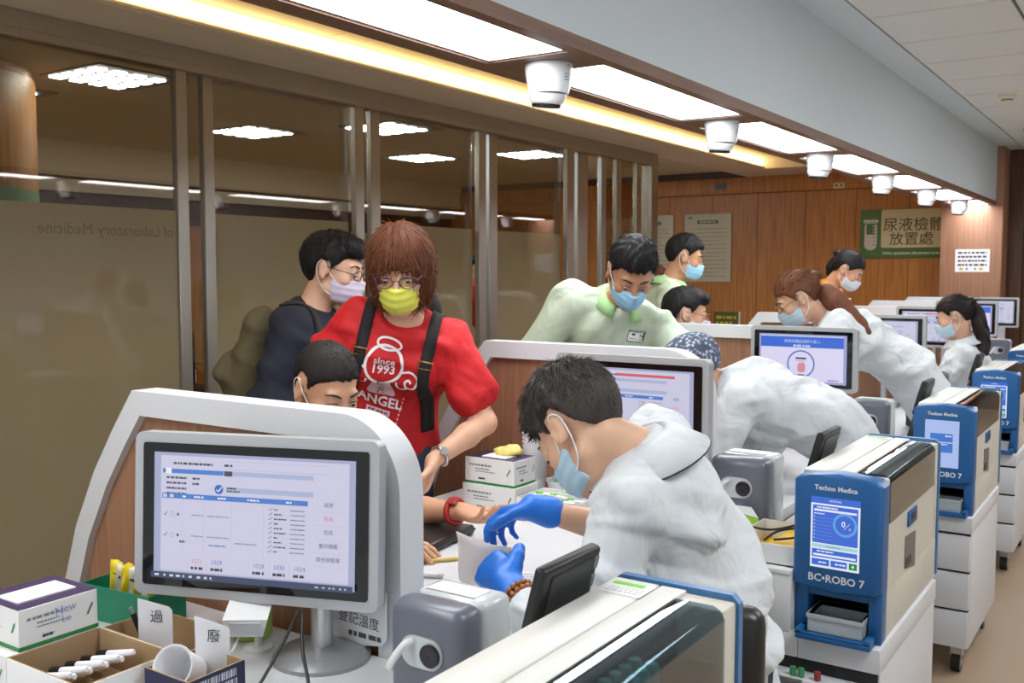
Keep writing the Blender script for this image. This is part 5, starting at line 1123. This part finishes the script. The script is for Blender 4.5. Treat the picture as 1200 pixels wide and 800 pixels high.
def ponytail(t, B, pts, rad, m, seed=1, ns=160, parent=None):
    """pts in world space"""
    P = spline(pts, 8); n = len(P); rr_ = np.interp(np.linspace(0,1,n), np.linspace(0,1,len(rad)), rad)
    prims = [('c', V3(*P[i]), V3(*P[i+1]), rr_[i], rr_[i+1], 0.008, None) for i in range(n-1)]
    o = build('ponytail', prims, 0.006, m, t, fold=0.004, seed=seed, fr=60)
    b = MB(); r = random.Random(seed)
    for q in range(ns//10):
        off = [Vector((r.gauss(0,1), r.gauss(0,1), r.gauss(0,0.5))).normalized() for _ in range(1)][0]; k0 = r.randint(0, n//2); k1 = min(n-1, k0+n//2)
        b.tube([P[i]+off*rr_[i]*0.98+Vector((math.sin(i*0.8+q)*0.004, 0, 0)) for i in range(k0, k1+1)], [0.004]*(k1-k0)+[0.001], 5)
    s = b.obj('hair_strands', m, o, None, None, True); s['kind'] = 'stuff'
    return o
def glasses(t, B, m, lens=0.5):
    T = lambda p: Vector(B['R']@(V3(*p)*B['s'])+B['H']); b = MB()
    for sx in (-1, 1):
        b.tube([T((sx*(0.033+0.024*math.cos(a)), 0.106-0.012*abs(math.cos(a))*(1 if math.cos(a) > 0 else 0.2), 0.002+0.0165*math.sin(a))) for a in np.linspace(0, 2*PI, 20)[:-1]], 0.0017, 6, closed=True)
        b.tube([T((sx*0.057,0.094,0.006)), T((sx*0.074,0.05,0.010)), T((sx*0.080,-0.005,0.014)), T((sx*0.078,-0.022,0.0))], 0.0017, 6)
    b.tube([T((-0.010,0.106,0.006)), T((0,0.110,0.009)), T((0.010,0.106,0.006))], 0.0016, 6)
    g = b.obj('glasses', m, t, None, None, True)
    return g
# ================================================================== THE PEOPLE IN THE PHOTOGRAPH
from mathutils.bvhtree import BVHTree
def bvh(o):
    me = o.data; return BVHTree.FromPolygons([v.co[:] for v in me.vertices], [p.vertices[:] for p in me.polygons])
def child(t, nm): return [c for c in t.children if c.name.split('.')[0] == nm][0]
def wrap_flat(fl, name, parent, B, cloth, org, rr_=None, uu=None, off=0.003):
    """lay flat print on a garment: cast every point of the print back on to the cloth"""
    tr = bvh(cloth); r = B['r'] if rr_ is None else rr_; u = B['u'] if uu is None else uu; f = np.cross(u, r); me = fl.mesh(name)
    bm = bmesh.new(); bm.from_mesh(me); bmesh.ops.triangulate(bm, faces=bm.faces[:])
    for _ in range(2):
        lg = [e for e in bm.edges if e.calc_length() > 0.012]
        if lg: bmesh.ops.subdivide_edges(bm, edges=lg, cuts=1)
        bmesh.ops.triangulate(bm, faces=bm.faces[:])
    for v in bm.verts:
        p = org-r*v.co.x+u*v.co.z+f*0.35; hit = tr.ray_cast(Vector(p), Vector(-f))
        q = V3(*hit[0])+f*(off-v.co.y*1.5) if hit[0] is not None else org-r*v.co.x+u*v.co.z
        v.co = Vector(q)
    bm.to_mesh(me); bm.free(); return link(name, me, [], parent)
def ribbon(name, parent, m, pairs, th=0.003):
    b = MB(); rows = [[b.bm.verts.new(p) for p in q] for q in pairs]
    for A, C in zip(rows, rows[1:]):
        for j in range(len(A)-1): b.face([A[j], A[j+1], C[j+1], C[j]])
    o = b.obj(name, m, parent, None, None, True); md = o.modifiers.new('thick', 'SOLIDIFY'); md.thickness = th; md.offset = 0; return o
cl_white = mat('coat_cotton', (210,215,218), 0.85, var=0.02, bump=0.06, bscale=300, wrinkle=0.65)
cl_red = mat('red_tee', (196,22,30), 0.7, var=0.04, bump=0.05, bscale=260, wrinkle=0.35)
cl_navy = mat('navy_cloth', (24,28,44), 0.85, var=0.08)
cl_green = mat('pale_green_polo', (204,220,196), 0.85, var=0.02, bump=0.05, bscale=260, wrinkle=0.4)
col_green = mat('green_collar', (168,214,150), 0.85, var=0.03)
cl_orange = mat('orange_top', (226,140,44), 0.8, var=0.05)
glove_b = mat('nitrile_blue', (30,116,220), 0.42, var=0.05, vscale=20)
m_blue = mat('mask_blue', (176,206,222), 0.8, var=0.03); m_blue2 = mat('mask_bright_blue', (150,200,230), 0.8, var=0.03); m_yel = mat('mask_yellow', (222,222,92), 0.8, var=0.03); m_pink = mat('mask_lilac', (206,196,216), 0.8, var=0.03); m_white = mat('mask_pale', (206,216,226), 0.8, var=0.03)
def hairm(n, rgb, v=0.35): return mat('hair_'+n, rgb, 0.62, var=v, vscale=90, stretch=(1,1,0.25), spec=0.3, bump=0.3, bscale=220)
h_black = hairm('black', (20,18,18)); h_grey = hairm('grey', (62,56,52), 0.5); h_grey2 = hairm('silver', (112,104,98), 0.5); h_auburn = hairm('auburn', (82,43,24)); h_auburn2 = hairm('auburn_light', (106,60,34)); h_brown = hairm('brown', (104,62,40)); h_dark = hairm('dark_brown', (30,20,18)); h_red = hairm('red_brown', (92,48,34))
sk1 = skin('a', (216,172,142)); sk2 = skin('b', (204,156,124)); sk3 = skin('c', (214,168,140)); sk4 = skin('d', (188,136,104))
DN = (0,0,-1)
# ---- 1 the grey-haired blood drawer
t, B = person('person', 'grey-haired man in white coat and blue gloves drawing blood', dict(pelvis=(-0.80,1.98,0.56), neck=(-0.905,1.815,1.135), front=(-0.97,-0.22,0.0), head=(-1.005,1.756,1.175), look=(-0.62,0.10,-0.76), roll=-0.05,
    wl=((-1.095,1.615,0.86), (-0.80,0.35,0.22), (0.2,0.75,-0.55), (1.0,1.1,1.15,1.2), 0.7, (0.3,-0.5,-0.9)), wr=((-1.225,1.945,0.935), (-0.95,-0.05,-0.22), (0.05,-0.30,-0.95), (0.55,0.65,0.75,0.85), 0.5, (0.2,0.6,-0.8)),
    legs='sit', bend=0.06, sw=0.195, collar_w=0.075, piping=True, collar_gap=38, bulk=1.08, sleeve_r='34'), h=0.0055, skinm=sk1, top=cl_white, sleeves='long', collar=cl_white, coat=True, hs=1.06, gloves=glove_b, fold=0.010, seed=4)
mask(t, B, m_blue, 0.0035); eyes(t, B); hair(t, B, 'short', h_grey, 0.004, 3, 3000, None, 0.024, 0.020)
S, E, W_ = B['ends']['l']; d = nz(E-W_); n1 = nz(np.cross(d, (0,0,1))); n2 = np.cross(d, n1)
for q, off in enumerate((0.034, 0.047)):
    c = W_+d*off
    b = MB()
    for i in range(18):
        a = 2*PI*i/18; b.sphere(c+(n1*math.cos(a)+n2*math.sin(a))*0.036, 0.0068, 8, 6)
    o = b.obj('bead_bracelet', mat('amber_beads', (150,86,26), 0.15, var=0.4, vscale=80, coat=0.6), t, None, None, True); o['kind'] = 'stuff'
# ---- 2 the woman in the red T-shirt
t, B = person('person', 'woman in red angel T-shirt with yellow mask, glasses and backpack', dict(pelvis=(-2.22,2.52,0.93), neck=(-2.03,2.405,1.365), front=(0.55,-0.83,0), head=(-1.985,2.335,1.505), look=(0.50,-0.78,-0.36),
    wl=((-1.85,2.32,0.925), (0.0,-0.45,-0.9), (-0.6,-0.6,0.1), (0.35,0.4,0.45,0.5), 0.3, (0.25,0.7,-0.1)), wr=((-2.30,2.22,0.90), (0.2,-0.35,-0.9), (0.6,0.2,0), (0.3,0.3,0.3,0.3), 0.3, (-0.7,0.2,0)),
    legs='stand', feet=(-2.28,2.54,0), bend=0.0, sw=0.172, bulk=1.06), h=0.0065, skinm=sk3, top=cl_red, sleeves='short', hs=1.10, fold=0.005, seed=11, fem=True, pants=mat('jeans', (52,60,84), 0.85))
RW = (t, B); mask(t, B, m_yel, 0.004); eyes(t, B, (70,40,28)); hair(t, B, 'bob', h_auburn, 0.0045, 5, 1600, h_auburn2, 0.05); glasses(t, B, mat('glasses_violet', (88,60,84), 0.25))
sh = child(t, 'shirt'); wh = ink((238,232,232)); pk = ink((226,196,202)); rd = cl_red
f = Flat(); c0 = (0.0, 0.055)
f.line([(c0[0]+0.052*math.cos(a), c0[1]+0.052*math.sin(a)) for a in np.linspace(0, 2*PI, 40)[:-1]], 0.008, wh, closed=True)
f.line([(0.004+0.034*math.cos(a), 0.112+0.016*math.sin(a)) for a in np.linspace(0, 2*PI, 28)[:-1]], 0.006, wh, closed=True)
f.poly([(-0.022,0.008),(0.022,0.008),(0.042,-0.046),(0.036,-0.054),(-0.036,-0.054),(-0.042,-0.046)], pk)
f.text('since', 0, 0.068, 0.030, wh, bold=0.0006); f.text('1993', 0, 0.042, 0.034, wh, bold=0.0008)
f.text('LOVE', -0.002, -0.02, 0.026, ink((120,60,70)), rot=-PI/2, bold=0.0005)
for sx in (-1, 1):
    f.line([(sx*x, z) for x, z in spline([(0.05,0.042,0),(0.078,0.052,0),(0.100,0.034,0),(0.094,0.008,0),(0.075,0.004,0),(0.066,0.018,0),(0.076,0.028,0),(0.083,0.020,0)], 5) and [(p.x, p.y) for p in spline([(0.05,0.042,0),(0.078,0.052,0),(0.100,0.034,0),(0.094,0.008,0),(0.075,0.004,0),(0.066,0.018,0),(0.076,0.028,0),(0.083,0.020,0)], 5)]], 0.006, wh)
    f.line([(sx*p.x, p.y) for p in spline([(0.075,0.004,0),(0.058,-0.008,0),(0.046,-0.001,0),(0.042,0.012,0)], 5)], 0.006, wh)
f.text('ANGEL', 0, -0.076, 0.042, wh, bold=0.0010)
f.rect(-0.036, 0.036, -0.118, -0.100, pk); f.greek(-0.03, 0.03, -0.109, 0.006, ink((120,60,70)), seed=2)
for q in range(9): f.rect(0.066-0.0015*q, 0.069-0.0015*q, -0.055-0.014*q, -0.047-0.014*q, wh, up=False)
f.v = [(a*1.12, b_, c_*1.12) for a, b_, c_ in f.v]
wrap_flat(f, 'printed_emblem', t, B, sh, B['Ch']-B['u']*0.055+B['r']*0.022)
strap = mat('strap_black', (24,22,24), 0.8); tr = bvh(sh)
for sx, nm in ((-1, 'l'), (1, 'r')):
    rows = []; cc = B['N']-B['u']*0.13+B['r']*sx*0.105
    for q in range(22):
        row = []
        for e in (-1, 0, 1):
            c = cc+B['r']*e*0.018
            if q < 12: a = math.radians(-50+135*q/11); nn = B['u']*math.cos(a)+B['f']*math.sin(a)
            else: nn = B['f']; c = c-B['u']*0.025*(q-11)+B['r']*sx*0.004*(q-11)
            hit = tr.ray_cast(Vector(c+nn*0.45), Vector(-nn)); row.append(Vector(V3(*hit[0])+nn*0.006) if hit[0] is not None else Vector(c+nn*0.1))
        rows.append(row)
    s_ = ribbon('backpack_strap', t, strap, rows, 0.006)
    c = rows[10][1]; MB().tube([Vector(V3(*c)+B['r']*a*0.024+B['u']*b_*0.013+B['f']*0.006) for a, b_ in ((-1,-1),(1,-1),(1,1),(-1,1))], 0.0028, 6, closed=True).obj('buckle', mat('brass', (176,140,90), 0.3, metal=0.9), s_, None, None, True)
build('backpack', [('c', B['Ch']-B['f']*0.17+B['u']*0.05, B['P']-B['f']*0.17+B['u']*0.12, 0.11, 0.13, 0.04, (B['f'], 0.7))], 0.012, strap, t, fold=0.005, seed=2)
S, E, W_ = B['ends']['l']; d = nz(E-W_); n1 = nz(np.cross(d, (0,0,1))); n2 = np.cross(d, n1)
wt = MB().tube([W_+d*0.03+(n1*math.cos(a)+n2*math.sin(a))*0.0315 for a in np.linspace(0, 2*PI, 22)[:-1]], 0.0058, 8, closed=True).obj('wristwatch', CHROME, t, None, None, True)
vd = nz(V3(0.6,-0.75,0.3)); vd = nz(vd-d*np.dot(vd, d)); MB().cyl(Vector(W_+d*0.03+vd*0.030), Vector(W_+d*0.03+vd*0.039), 0.0135, n=18).obj('watch_face', SILVER, wt)
# ---- 3 the boy whose blood is drawn
t, B = person('person', 'crew-cut boy sitting behind the foreground monitor with arm on desk', dict(pelvis=(-2.30,1.86,0.52), neck=(-1.985,1.935,1.055), front=(0.98,0.1,0), head=(-1.895,1.915,1.185), look=(0.86,-0.22,-0.42),
    wl=((-1.62,2.165,0.832), (0.95,-0.30,-0.05), (0.1,0.1,1), (0.35,0.4,0.4,0.45), 0.3, (-0.1,0.6,-0.9)), wr=((-1.70,1.90,0.805), (0.95,0.28,-0.10), (0,0.1,-1), (0.25,0.3,0.3,0.3), 0.2, (-0.1,-0.7,-0.7)),
    legs='sit', bend=0.05, sw=0.175, bulk=0.95), h=0.006, skinm=sk2, top=mat('grey_tee', (70,74,82), 0.85), sleeves='short', hs=1.04, fold=0.005, seed=6)
mask(t, B, m_white, 0.004); eyes(t, B); hair(t, B, 'crew', hairm('crew', (34,30,28), 0.5), 0.0035, 2, 5000, None, 0.007)
S, E, W_ = B['ends']['l']; d = nz(E-W_); n1 = nz(np.cross(d, (0,0,1))); n2 = np.cross(d, n1)
wb_ = MB().tube([W_+d*(0.032+0.005*e)+(n1*math.cos(a)*1.05+n2*math.sin(a))*0.0335 for e in (0,) for a in np.linspace(0, 2*PI, 22)[:-1]], 0.0085, 8, closed=True).obj('red_watch_strap', mat('red_rubber', (170,36,34), 0.5), t, None, None, True)
MB().box(-0.016, 0.016, -0.013, 0.013, 0, 0.008, 0.003, 2, Matrix.Translation(Vector(W_+d*0.032+nz(V3(0.1,-0.5,0.85))*0.034)) @ Matrix.Rotation(0.5, 4, 'X')).obj('watch_case', mat('red_case', (150,40,36), 0.4), wb_)
# ---- 4 the woman in navy
t, B = person('person', 'short-haired woman in navy top with olive backpack and lilac mask', dict(pelvis=(-2.66,2.52,0.90), neck=(-2.61,2.575,1.365), front=(0.85,0.35,0), head=(-2.545,2.62,1.505), look=(0.88,0.36,-0.22),
    wl=((-2.40,2.85,0.90), (0.3,0,-1), (-0.3,-0.8,0), (0.3,0.3,0.3,0.3), 0.3, (-0.4,0.4,0)), wr=((-2.42,2.42,0.88), (0.3,0,-1), (-0.3,0.8,0), (0.3,0.3,0.3,0.3), 0.3, (-0.4,-0.5,0)), legs='stand', feet=(-2.66,2.50,0), sw=0.165, bulk=1.05), h=0.008, skinm=sk3, top=cl_navy, sleeves='34', hs=1.08, fold=0.005, seed=8, fem=True)
mask(t, B, m_pink, 0.0045); eyes(t, B); hair(t, B, 'shortf', h_black, 0.005, 9, 1400, None, 0.022); glasses(t, B, BLACK)
MB().tube([B['N']+B['u']*0.01+(B['f']*math.cos(a)*1.25+B['r']*math.sin(a))*0.07-B['u']*0.05*max(0, math.cos(a)) for a in np.linspace(0, 2*PI, 24)[:-1]], 0.0012, 5, closed=True).obj('necklace', CHROME, t, None, None, True)
olive = mat('olive_canvas', (92,84,58), 0.9, var=0.08, bump=0.15, bscale=200)
bp = build('backpack', [('c', B['Ch']-B['f']*0.17+B['u']*0.0, B['P']-B['f']*0.19+B['u']*0.12, 0.11, 0.135, 0.05, (B['f'], 0.65)), ('c', B['P']-B['f']*0.27+B['u']*0.20+B['r']*0.05, B['P']-B['f']*0.27+B['u']*0.12-B['r']*0.05, 0.07, 0.08, 0.03, (B['f'], 0.6))], 0.009, olive, t, fold=0.005, seed=5)
tr = bvh(child(t, 'shirt'))
for sx in (-1, 1):
    rows = []
    for q in range(12):
        a = -0.5+2.9*q/11; o = B['u']*math.cos(a-0.3)+B['f']*math.sin(a-0.3); c = B['Ch']+B['u']*0.06+B['r']*sx*0.115; row = []
        for e in (-1, 1):
            cc = c+B['r']*e*0.018; hit = tr.ray_cast(Vector(cc+o*0.5), Vector(-o)); row.append(Vector(V3(*hit[0])+o*0.005) if hit[0] is not None else Vector(cc+o*0.12))
        rows.append(row)
    ribbon('backpack_strap', t, mat('dark_strap', (40,38,34), 0.85), rows, 0.005)
# ---- 5 the man in the pale green polo leaning over
def polo_badge(t, B, org):
    f = Flat(); f.rect(-0.034, 0.034, -0.022, 0.022, ink((70,108,92))); f.rect(-0.031, 0.031, -0.020, 0.014, ink((236,236,238))); f.disc(-0.012, 0.006, 0.008, ink((60,120,80)), n=14, rz=0.005); f.disc(0.019, 0.004, 0.006, ink((60,50,46)), n=14); f.disc(0.019, 0.0, 0.005, ink((220,180,156)), n=14); f.rect(0.012, 0.026, -0.018, -0.008, ink((214,196,196))); f.greek(-0.026, 0.006, -0.010, 0.003, GREY, seed=1); f.greek(-0.028, 0.028, 0.018, 0.004, ink((200,220,210)), seed=2)
    wrap_flat(f, 'name_badge', t, B, child(t, 'shirt'), org, off=0.006)
t, B = person('person', 'man in pale green polo with name badge leaning over the counter', dict(pelvis=(-2.04,3.56,0.94), neck=(-1.775,3.40,1.385), front=(0.62,-0.78,0), head=(-1.675,3.285,1.495), look=(0.48,-0.62,-0.62), roll=0.08,
    wl=((-1.58,3.30,0.92), (0.2,-0.3,-0.9), (-0.4,-0.5,0), (0.3,0.3,0.3,0.3), 0.3, (0.7,0.3,0.2)), wr=((-2.10,3.15,0.95), (0.2,-0.3,-0.9), (0.4,0.5,0), (0.3,0.3,0.3,0.3), 0.3, (-0.5,0.0,-0.5)),
    legs='stand', feet=(-2.10,3.60,0), sw=0.20, bend=0.05, dsr=(0,0,0.01), dsl=(0.0,0,-0.01), collar_w=0.042, collar_gap=20, bulk=1.08), h=0.008, skinm=sk4, top=cl_green, sleeves='34', collar=col_green, hs=1.06, fold=0.007, seed=15)
mask(t, B, m_blue2, 0.0045); eyes(t, B); hair(t, B, 'short', h_black, 0.005, 4, 1600, None, 0.018, 0.014); polo_badge(t, B, B['Ch']-B['r']*0.085+B['u']*0.055)
# ---- 6 the man in the pale green polo standing by the wall
t, B = person('person', 'man in pale green polo standing by the wall notice board', dict(pelvis=(-2.42,5.10,0.93), neck=(-2.385,5.165,1.435), front=(0.75,0.45,0), head=(-2.325,5.215,1.575), look=(0.83,0.48,-0.22),
    wl=((-2.25,5.45,0.85), (0.2,0,-1), (0,-0.8,0), (0.3,)*4, 0.3, (-0.4,0.4,0)), wr=((-2.15,5.05,0.95), (0.5,0.2,-0.5), (-0.3,0.8,0), (0.3,)*4, 0.3, (-0.4,-0.5,-0.3)), legs='stand', feet=(-2.42,5.10,0), sw=0.19, collar_w=0.06), h=0.010, skinm=sk4, top=cl_green, sleeves='34', collar=col_green, hs=1.06, fold=0.005, seed=17)
mask(t, B, m_blue2, 0.0055); eyes(t, B); hair(t, B, 'short', h_black, 0.006, 7, 500, None, 0.014, 0.010)
# ---- 7 the reddish-haired woman behind
t, B = person('person', 'reddish-haired woman mostly hidden behind the leaning man in green', dict(pelvis=(-3.0,5.95,0.80), neck=(-2.93,5.92,1.30), front=(0.8,0.4,0), head=(-2.885,5.93,1.43), look=(0.8,0.4,-0.3), wl=((-2.7,6.1,0.8), (0.3,0,-1), (0,-0.8,0), (0.3,)*4, 0.3, (-0.4,0.4,0)), wr=((-2.75,5.75,0.8), (0.3,0,-1), (0,0.8,0), (0.3,)*4, 0.3, (-0.4,-0.4,0)), legs='stand', feet=(-3.0,5.95,0)), h=0.012, skinm=sk3, top=mat('beige_blouse', (196,176,160), 0.85), sleeves='short', hs=1.0, seed=19, fem=True)
mask(t, B, m_white, 0.006); eyes(t, B); hair(t, B, 'shortf', h_red, 0.006, 3, 400)
# ---- 8 the seated boy with glasses
t, B = person('person', 'seated black-haired boy with red glasses behind the third partition', dict(pelvis=(-2.30,4.72,0.50), neck=(-2.12,4.67,1.155), front=(0.9,0.3,0), head=(-2.045,4.63,1.285), look=(0.86,0.42,-0.16), wl=((-1.75,4.85,0.83), (0.9,0,-0.1), (0,0,1), (0.3,)*4, 0.3, (-0.1,0.6,-0.8)), wr=((-1.78,4.66,0.82), (0.9,0.2,-0.1), (0,0,-1), (0.3,)*4, 0.3, (-0.1,-0.6,-0.8)), legs='sit', bulk=0.92, sw=0.165), h=0.010, skinm=sk1, top=mat('blue_tee', (70,84,110), 0.85), sleeves='short', hs=1.06, seed=21)
mask(t, B, m_white, 0.0055); eyes(t, B); hair(t, B, 'shortf', h_black, 0.006, 4, 500, None, 0.016); glasses(t, B, mat('glasses_red', (140,40,36), 0.3))
# ---- 9 the blood drawer in the patterned cap
def cap_mat():
    m = mat('floral_cap', (110,122,142), 0.85)
    nt = m.node_tree; b = nt.nodes['Principled BSDF']; tc = [n for n in nt.nodes if n.type == 'TEX_COORD'][0]
    vo = nt.nodes.new('ShaderNodeTexVoronoi'); vo.inputs['Scale'].default_value = 70; nt.links.new(tc.outputs['Object'], vo.inputs['Vector'])
    r = nt.nodes.new('ShaderNodeValToRGB'); r.color_ramp.interpolation = 'CONSTANT'; e = r.color_ramp.elements; e[0].color = (*srgb((214,218,224)), 1); e[1].position = 0.28; e[1].color = (*srgb((118,128,148)), 1)
    q = e.new(0.5); q.color = (*srgb((72,84,104)), 1); q = e.new(0.12); q.color = (*srgb((190,150,160)), 1); q = e.new(0.18); q.color = (*srgb((206,212,220)), 1)
    nt.links.new(vo.outputs['Distance'], r.inputs[0]); nt.links.new(r.outputs[0], b.inputs['Base Color']); return m
t, B = person('person', 'blood drawer in white coat and floral cap bending over the desk', dict(pelvis=(-0.86,3.50,0.76), neck=(-1.31,3.325,1.10), front=(-0.88,-0.30,-0.5), head=(-1.40,3.225,1.13), look=(-0.66,-0.30,-0.70),
    wl=((-1.43,3.22,0.86), (-0.9,0.1,-0.3), (0,0.3,-0.9), (0.6,)*4, 0.4, (0.5,-0.8,-0.5)), wr=((-1.45,3.50,0.86), (-0.9,-0.1,-0.3), (0,-0.3,-0.9), (0.6,)*4, 0.4, (0.4,0.7,-0.5)), legs='stand', feet=(-0.76,3.50,0), bend=0.09, sw=0.18, bulk=1.12), h=0.008, skinm=sk2, top=cl_white, sleeves='34', coat=True, hs=1.06, gloves=glove_b, fold=0.007, seed=23)
mask(t, B, m_blue, 0.0045); eyes(t, B); hair(t, B, 'cap', cap_mat(), 0.0045, 1, 0)
# ---- 10 the blood drawer with the brown ponytail
t, B = person('person', 'woman in white coat with wavy brown ponytail bending over', dict(pelvis=(-0.90,5.02,0.80), neck=(-1.40,4.845,1.275), front=(-0.88,-0.35,-0.3), head=(-1.505,4.735,1.365), look=(-0.78,-0.35,-0.52),
    wl=((-1.60,4.75,0.90), (-0.9,0.1,-0.3), (0,0.3,-0.9), (0.6,)*4, 0.4, (0.4,-0.8,-0.4)), wr=((-1.62,5.05,0.90), (-0.9,-0.1,-0.3), (0,-0.3,-0.9), (0.6,)*4, 0.4, (0.4,0.7,-0.5)), legs='stand', feet=(-0.80,5.02,0), bend=0.07, sw=0.17, bulk=1.12, collar_w=0.07, piping=True, collar_gap=40), h=0.009, skinm=sk3, top=cl_white, sleeves='long', collar=cl_white, coat=True, hs=1.08, gloves=glove_b, fold=0.007, seed=25, fem=True)
mask(t, B, m_blue, 0.005); eyes(t, B); ho = hair(t, B, 'pony', h_brown, 0.005, 6, 900, h_brown, 0.05); glasses(t, B, mat('glasses_gold', (150,120,70), 0.3, metal=0.8))
ponytail(t, B, [(-1.43,4.79,1.40),(-1.385,4.80,1.39),(-1.33,4.79,1.34),(-1.27,4.78,1.28),(-1.215,4.77,1.24),(-1.175,4.76,1.20)], [0.024,0.050,0.056,0.048,0.036,0.010], h_brown, 3)
# ---- 11 the woman in orange
t, B = person('person', 'black-haired woman in orange top and pale mask leaning forward', dict(pelvis=(-2.32,6.80,0.93), neck=(-1.935,6.76,1.40), front=(0.80,-0.05,0), head=(-1.82,6.75,1.505), look=(0.82,0.02,-0.56), wl=((-1.72,6.95,0.92), (0.6,0,-0.6), (0,-0.3,-0.8), (0.3,)*4, 0.3, (-0.2,0.6,-0.5)), wr=((-1.75,6.55,0.92), (0.6,0,-0.6), (0,0.3,-0.8), (0.3,)*4, 0.3, (-0.2,-0.6,-0.5)), legs='stand', feet=(-2.40,6.8,0), sw=0.165), h=0.011, skinm=sk2, top=cl_orange, sleeves='short', hs=1.05, seed=27, fem=True)
mask(t, B, m_white, 0.006); eyes(t, B); hair(t, B, 'pony', h_black, 0.006, 8, 500, None, 0.05)
ponytail(t, B, [(-1.90,6.755,1.58),(-1.935,6.76,1.535),(-1.945,6.765,1.465)], [0.02,0.026,0.010], h_black, 4, 60)
# ---- 12 the blood drawer with the black ponytail
t, B = person('person', 'seated woman in white coat with long black ponytail', dict(pelvis=(-0.97,6.52,0.50), neck=(-1.045,6.445,1.085), front=(-0.93,-0.05,0), head=(-1.085,6.40,1.225), look=(-0.90,-0.14,-0.34),
    wl=((-1.38,6.28,0.83), (-0.9,0,-0.2), (0,0.3,-0.9), (0.4,)*4, 0.3, (0.2,-0.6,-0.8)), wr=((-1.40,6.65,0.83), (-0.9,0,-0.2), (0,-0.3,-0.9), (0.4,)*4, 0.3, (0.2,0.6,-0.8)), legs='sit', sw=0.17, bulk=1.05, collar_w=0.06), h=0.011, skinm=sk3, top=cl_white, sleeves='long', collar=cl_white, coat=True, hs=1.04, gloves=mat('latex_cream', (226,214,180), 0.5), fold=0.007, seed=29, fem=True)
mask(t, B, m_blue, 0.006); eyes(t, B); hair(t, B, 'pony', h_dark, 0.006, 5, 600, None, 0.05)
ponytail(t, B, [(-1.015,6.43,1.30),(-0.975,6.445,1.27),(-0.945,6.43,1.16),(-0.925,6.41,1.05),(-0.945,6.39,0.965)], [0.022,0.034,0.042,0.040,0.012], h_dark, 5)
# ---- 13 someone in red in the lobby
t, B = person('person', 'person in red shirt standing behind the glass partition gap', dict(pelvis=(-5.35,7.30,0.90), neck=(-5.35,7.30,1.38), front=(0.6,0.6,0), head=(-5.33,7.31,1.52), look=(0.7,0.7,-0.1), wl=((-5.4,7.5,0.85), (0,0,-1), (0,-0.8,0), (0.3,)*4, 0.3, (-0.4,0.4,0)), wr=((-5.15,7.15,0.85), (0,0,-1), (0,0.8,0), (0.3,)*4, 0.3, (-0.4,-0.4,0)), legs='stand', feet=(-5.35,7.3,0)), h=0.014, skinm=sk1, top=cl_red, sleeves='short', seed=31)
eyes(t, B); hair(t, B, 'short', h_black, 0.008, 3, 0)
# seats the patients and staff use
def stool(x, y, lab, hgt=0.42, r=0.17, back=None):
    t = thing('stool', lab, 'stool', (x, y, 0), 0, 'round stools')
    MB().lathe([(0,hgt-0.06),(r-0.01,hgt-0.06),(r,hgt-0.045),(r,hgt-0.02),(r-0.02,hgt),(0,hgt)], 28).obj('seat', seat_b, t, None, None, 40)
    MB().cyl((0,0,0.05), (0,0,hgt-0.06), 0.022).obj('column', CHROME, t, None, None, 40)
    for q in range(5):
        a = 2*PI*q/5; l = MB().tube([(0,0,0.09),(0.12*math.cos(a),0.12*math.sin(a),0.08),(0.22*math.cos(a),0.22*math.sin(a),0.055)], 0.014).obj('leg', CHROME, t, None, None, True)
        MB().sphere((0.22*math.cos(a),0.22*math.sin(a),0.024), 0.024, 10, 8).obj('caster', BLACK, l, None, None, True)
    if back:
        bx, by, bz = back; MB().tube([(0,0,hgt-0.05),(bx*0.8,by*0.8,hgt-0.05),(bx,by,hgt+0.1),(bx,by,bz)], 0.014).obj('back_stem', BLACK, t, None, None, True)
        MB().box(-0.035, 0.035, -0.085, 0.085, -0.09, 0.08, 0.03, 4, Matrix.Translation((bx,by,bz)) @ Matrix.Rotation(math.atan2(by,bx), 4, 'Z')).obj('backrest', seat_b, t, None, None, 40)
stool(-0.79, 1.98, 'black stool with backrest under the grey-haired blood drawer', 0.44, 0.17, (0.14,-0.36,0.83))
stool(-2.30, 1.86, 'black stool under the crew-cut boy', 0.41); stool(-2.30, 4.72, 'black stool under the seated boy with red glasses', 0.39); stool(-0.97, 6.52, 'black stool under the blood drawer with black ponytail', 0.39)
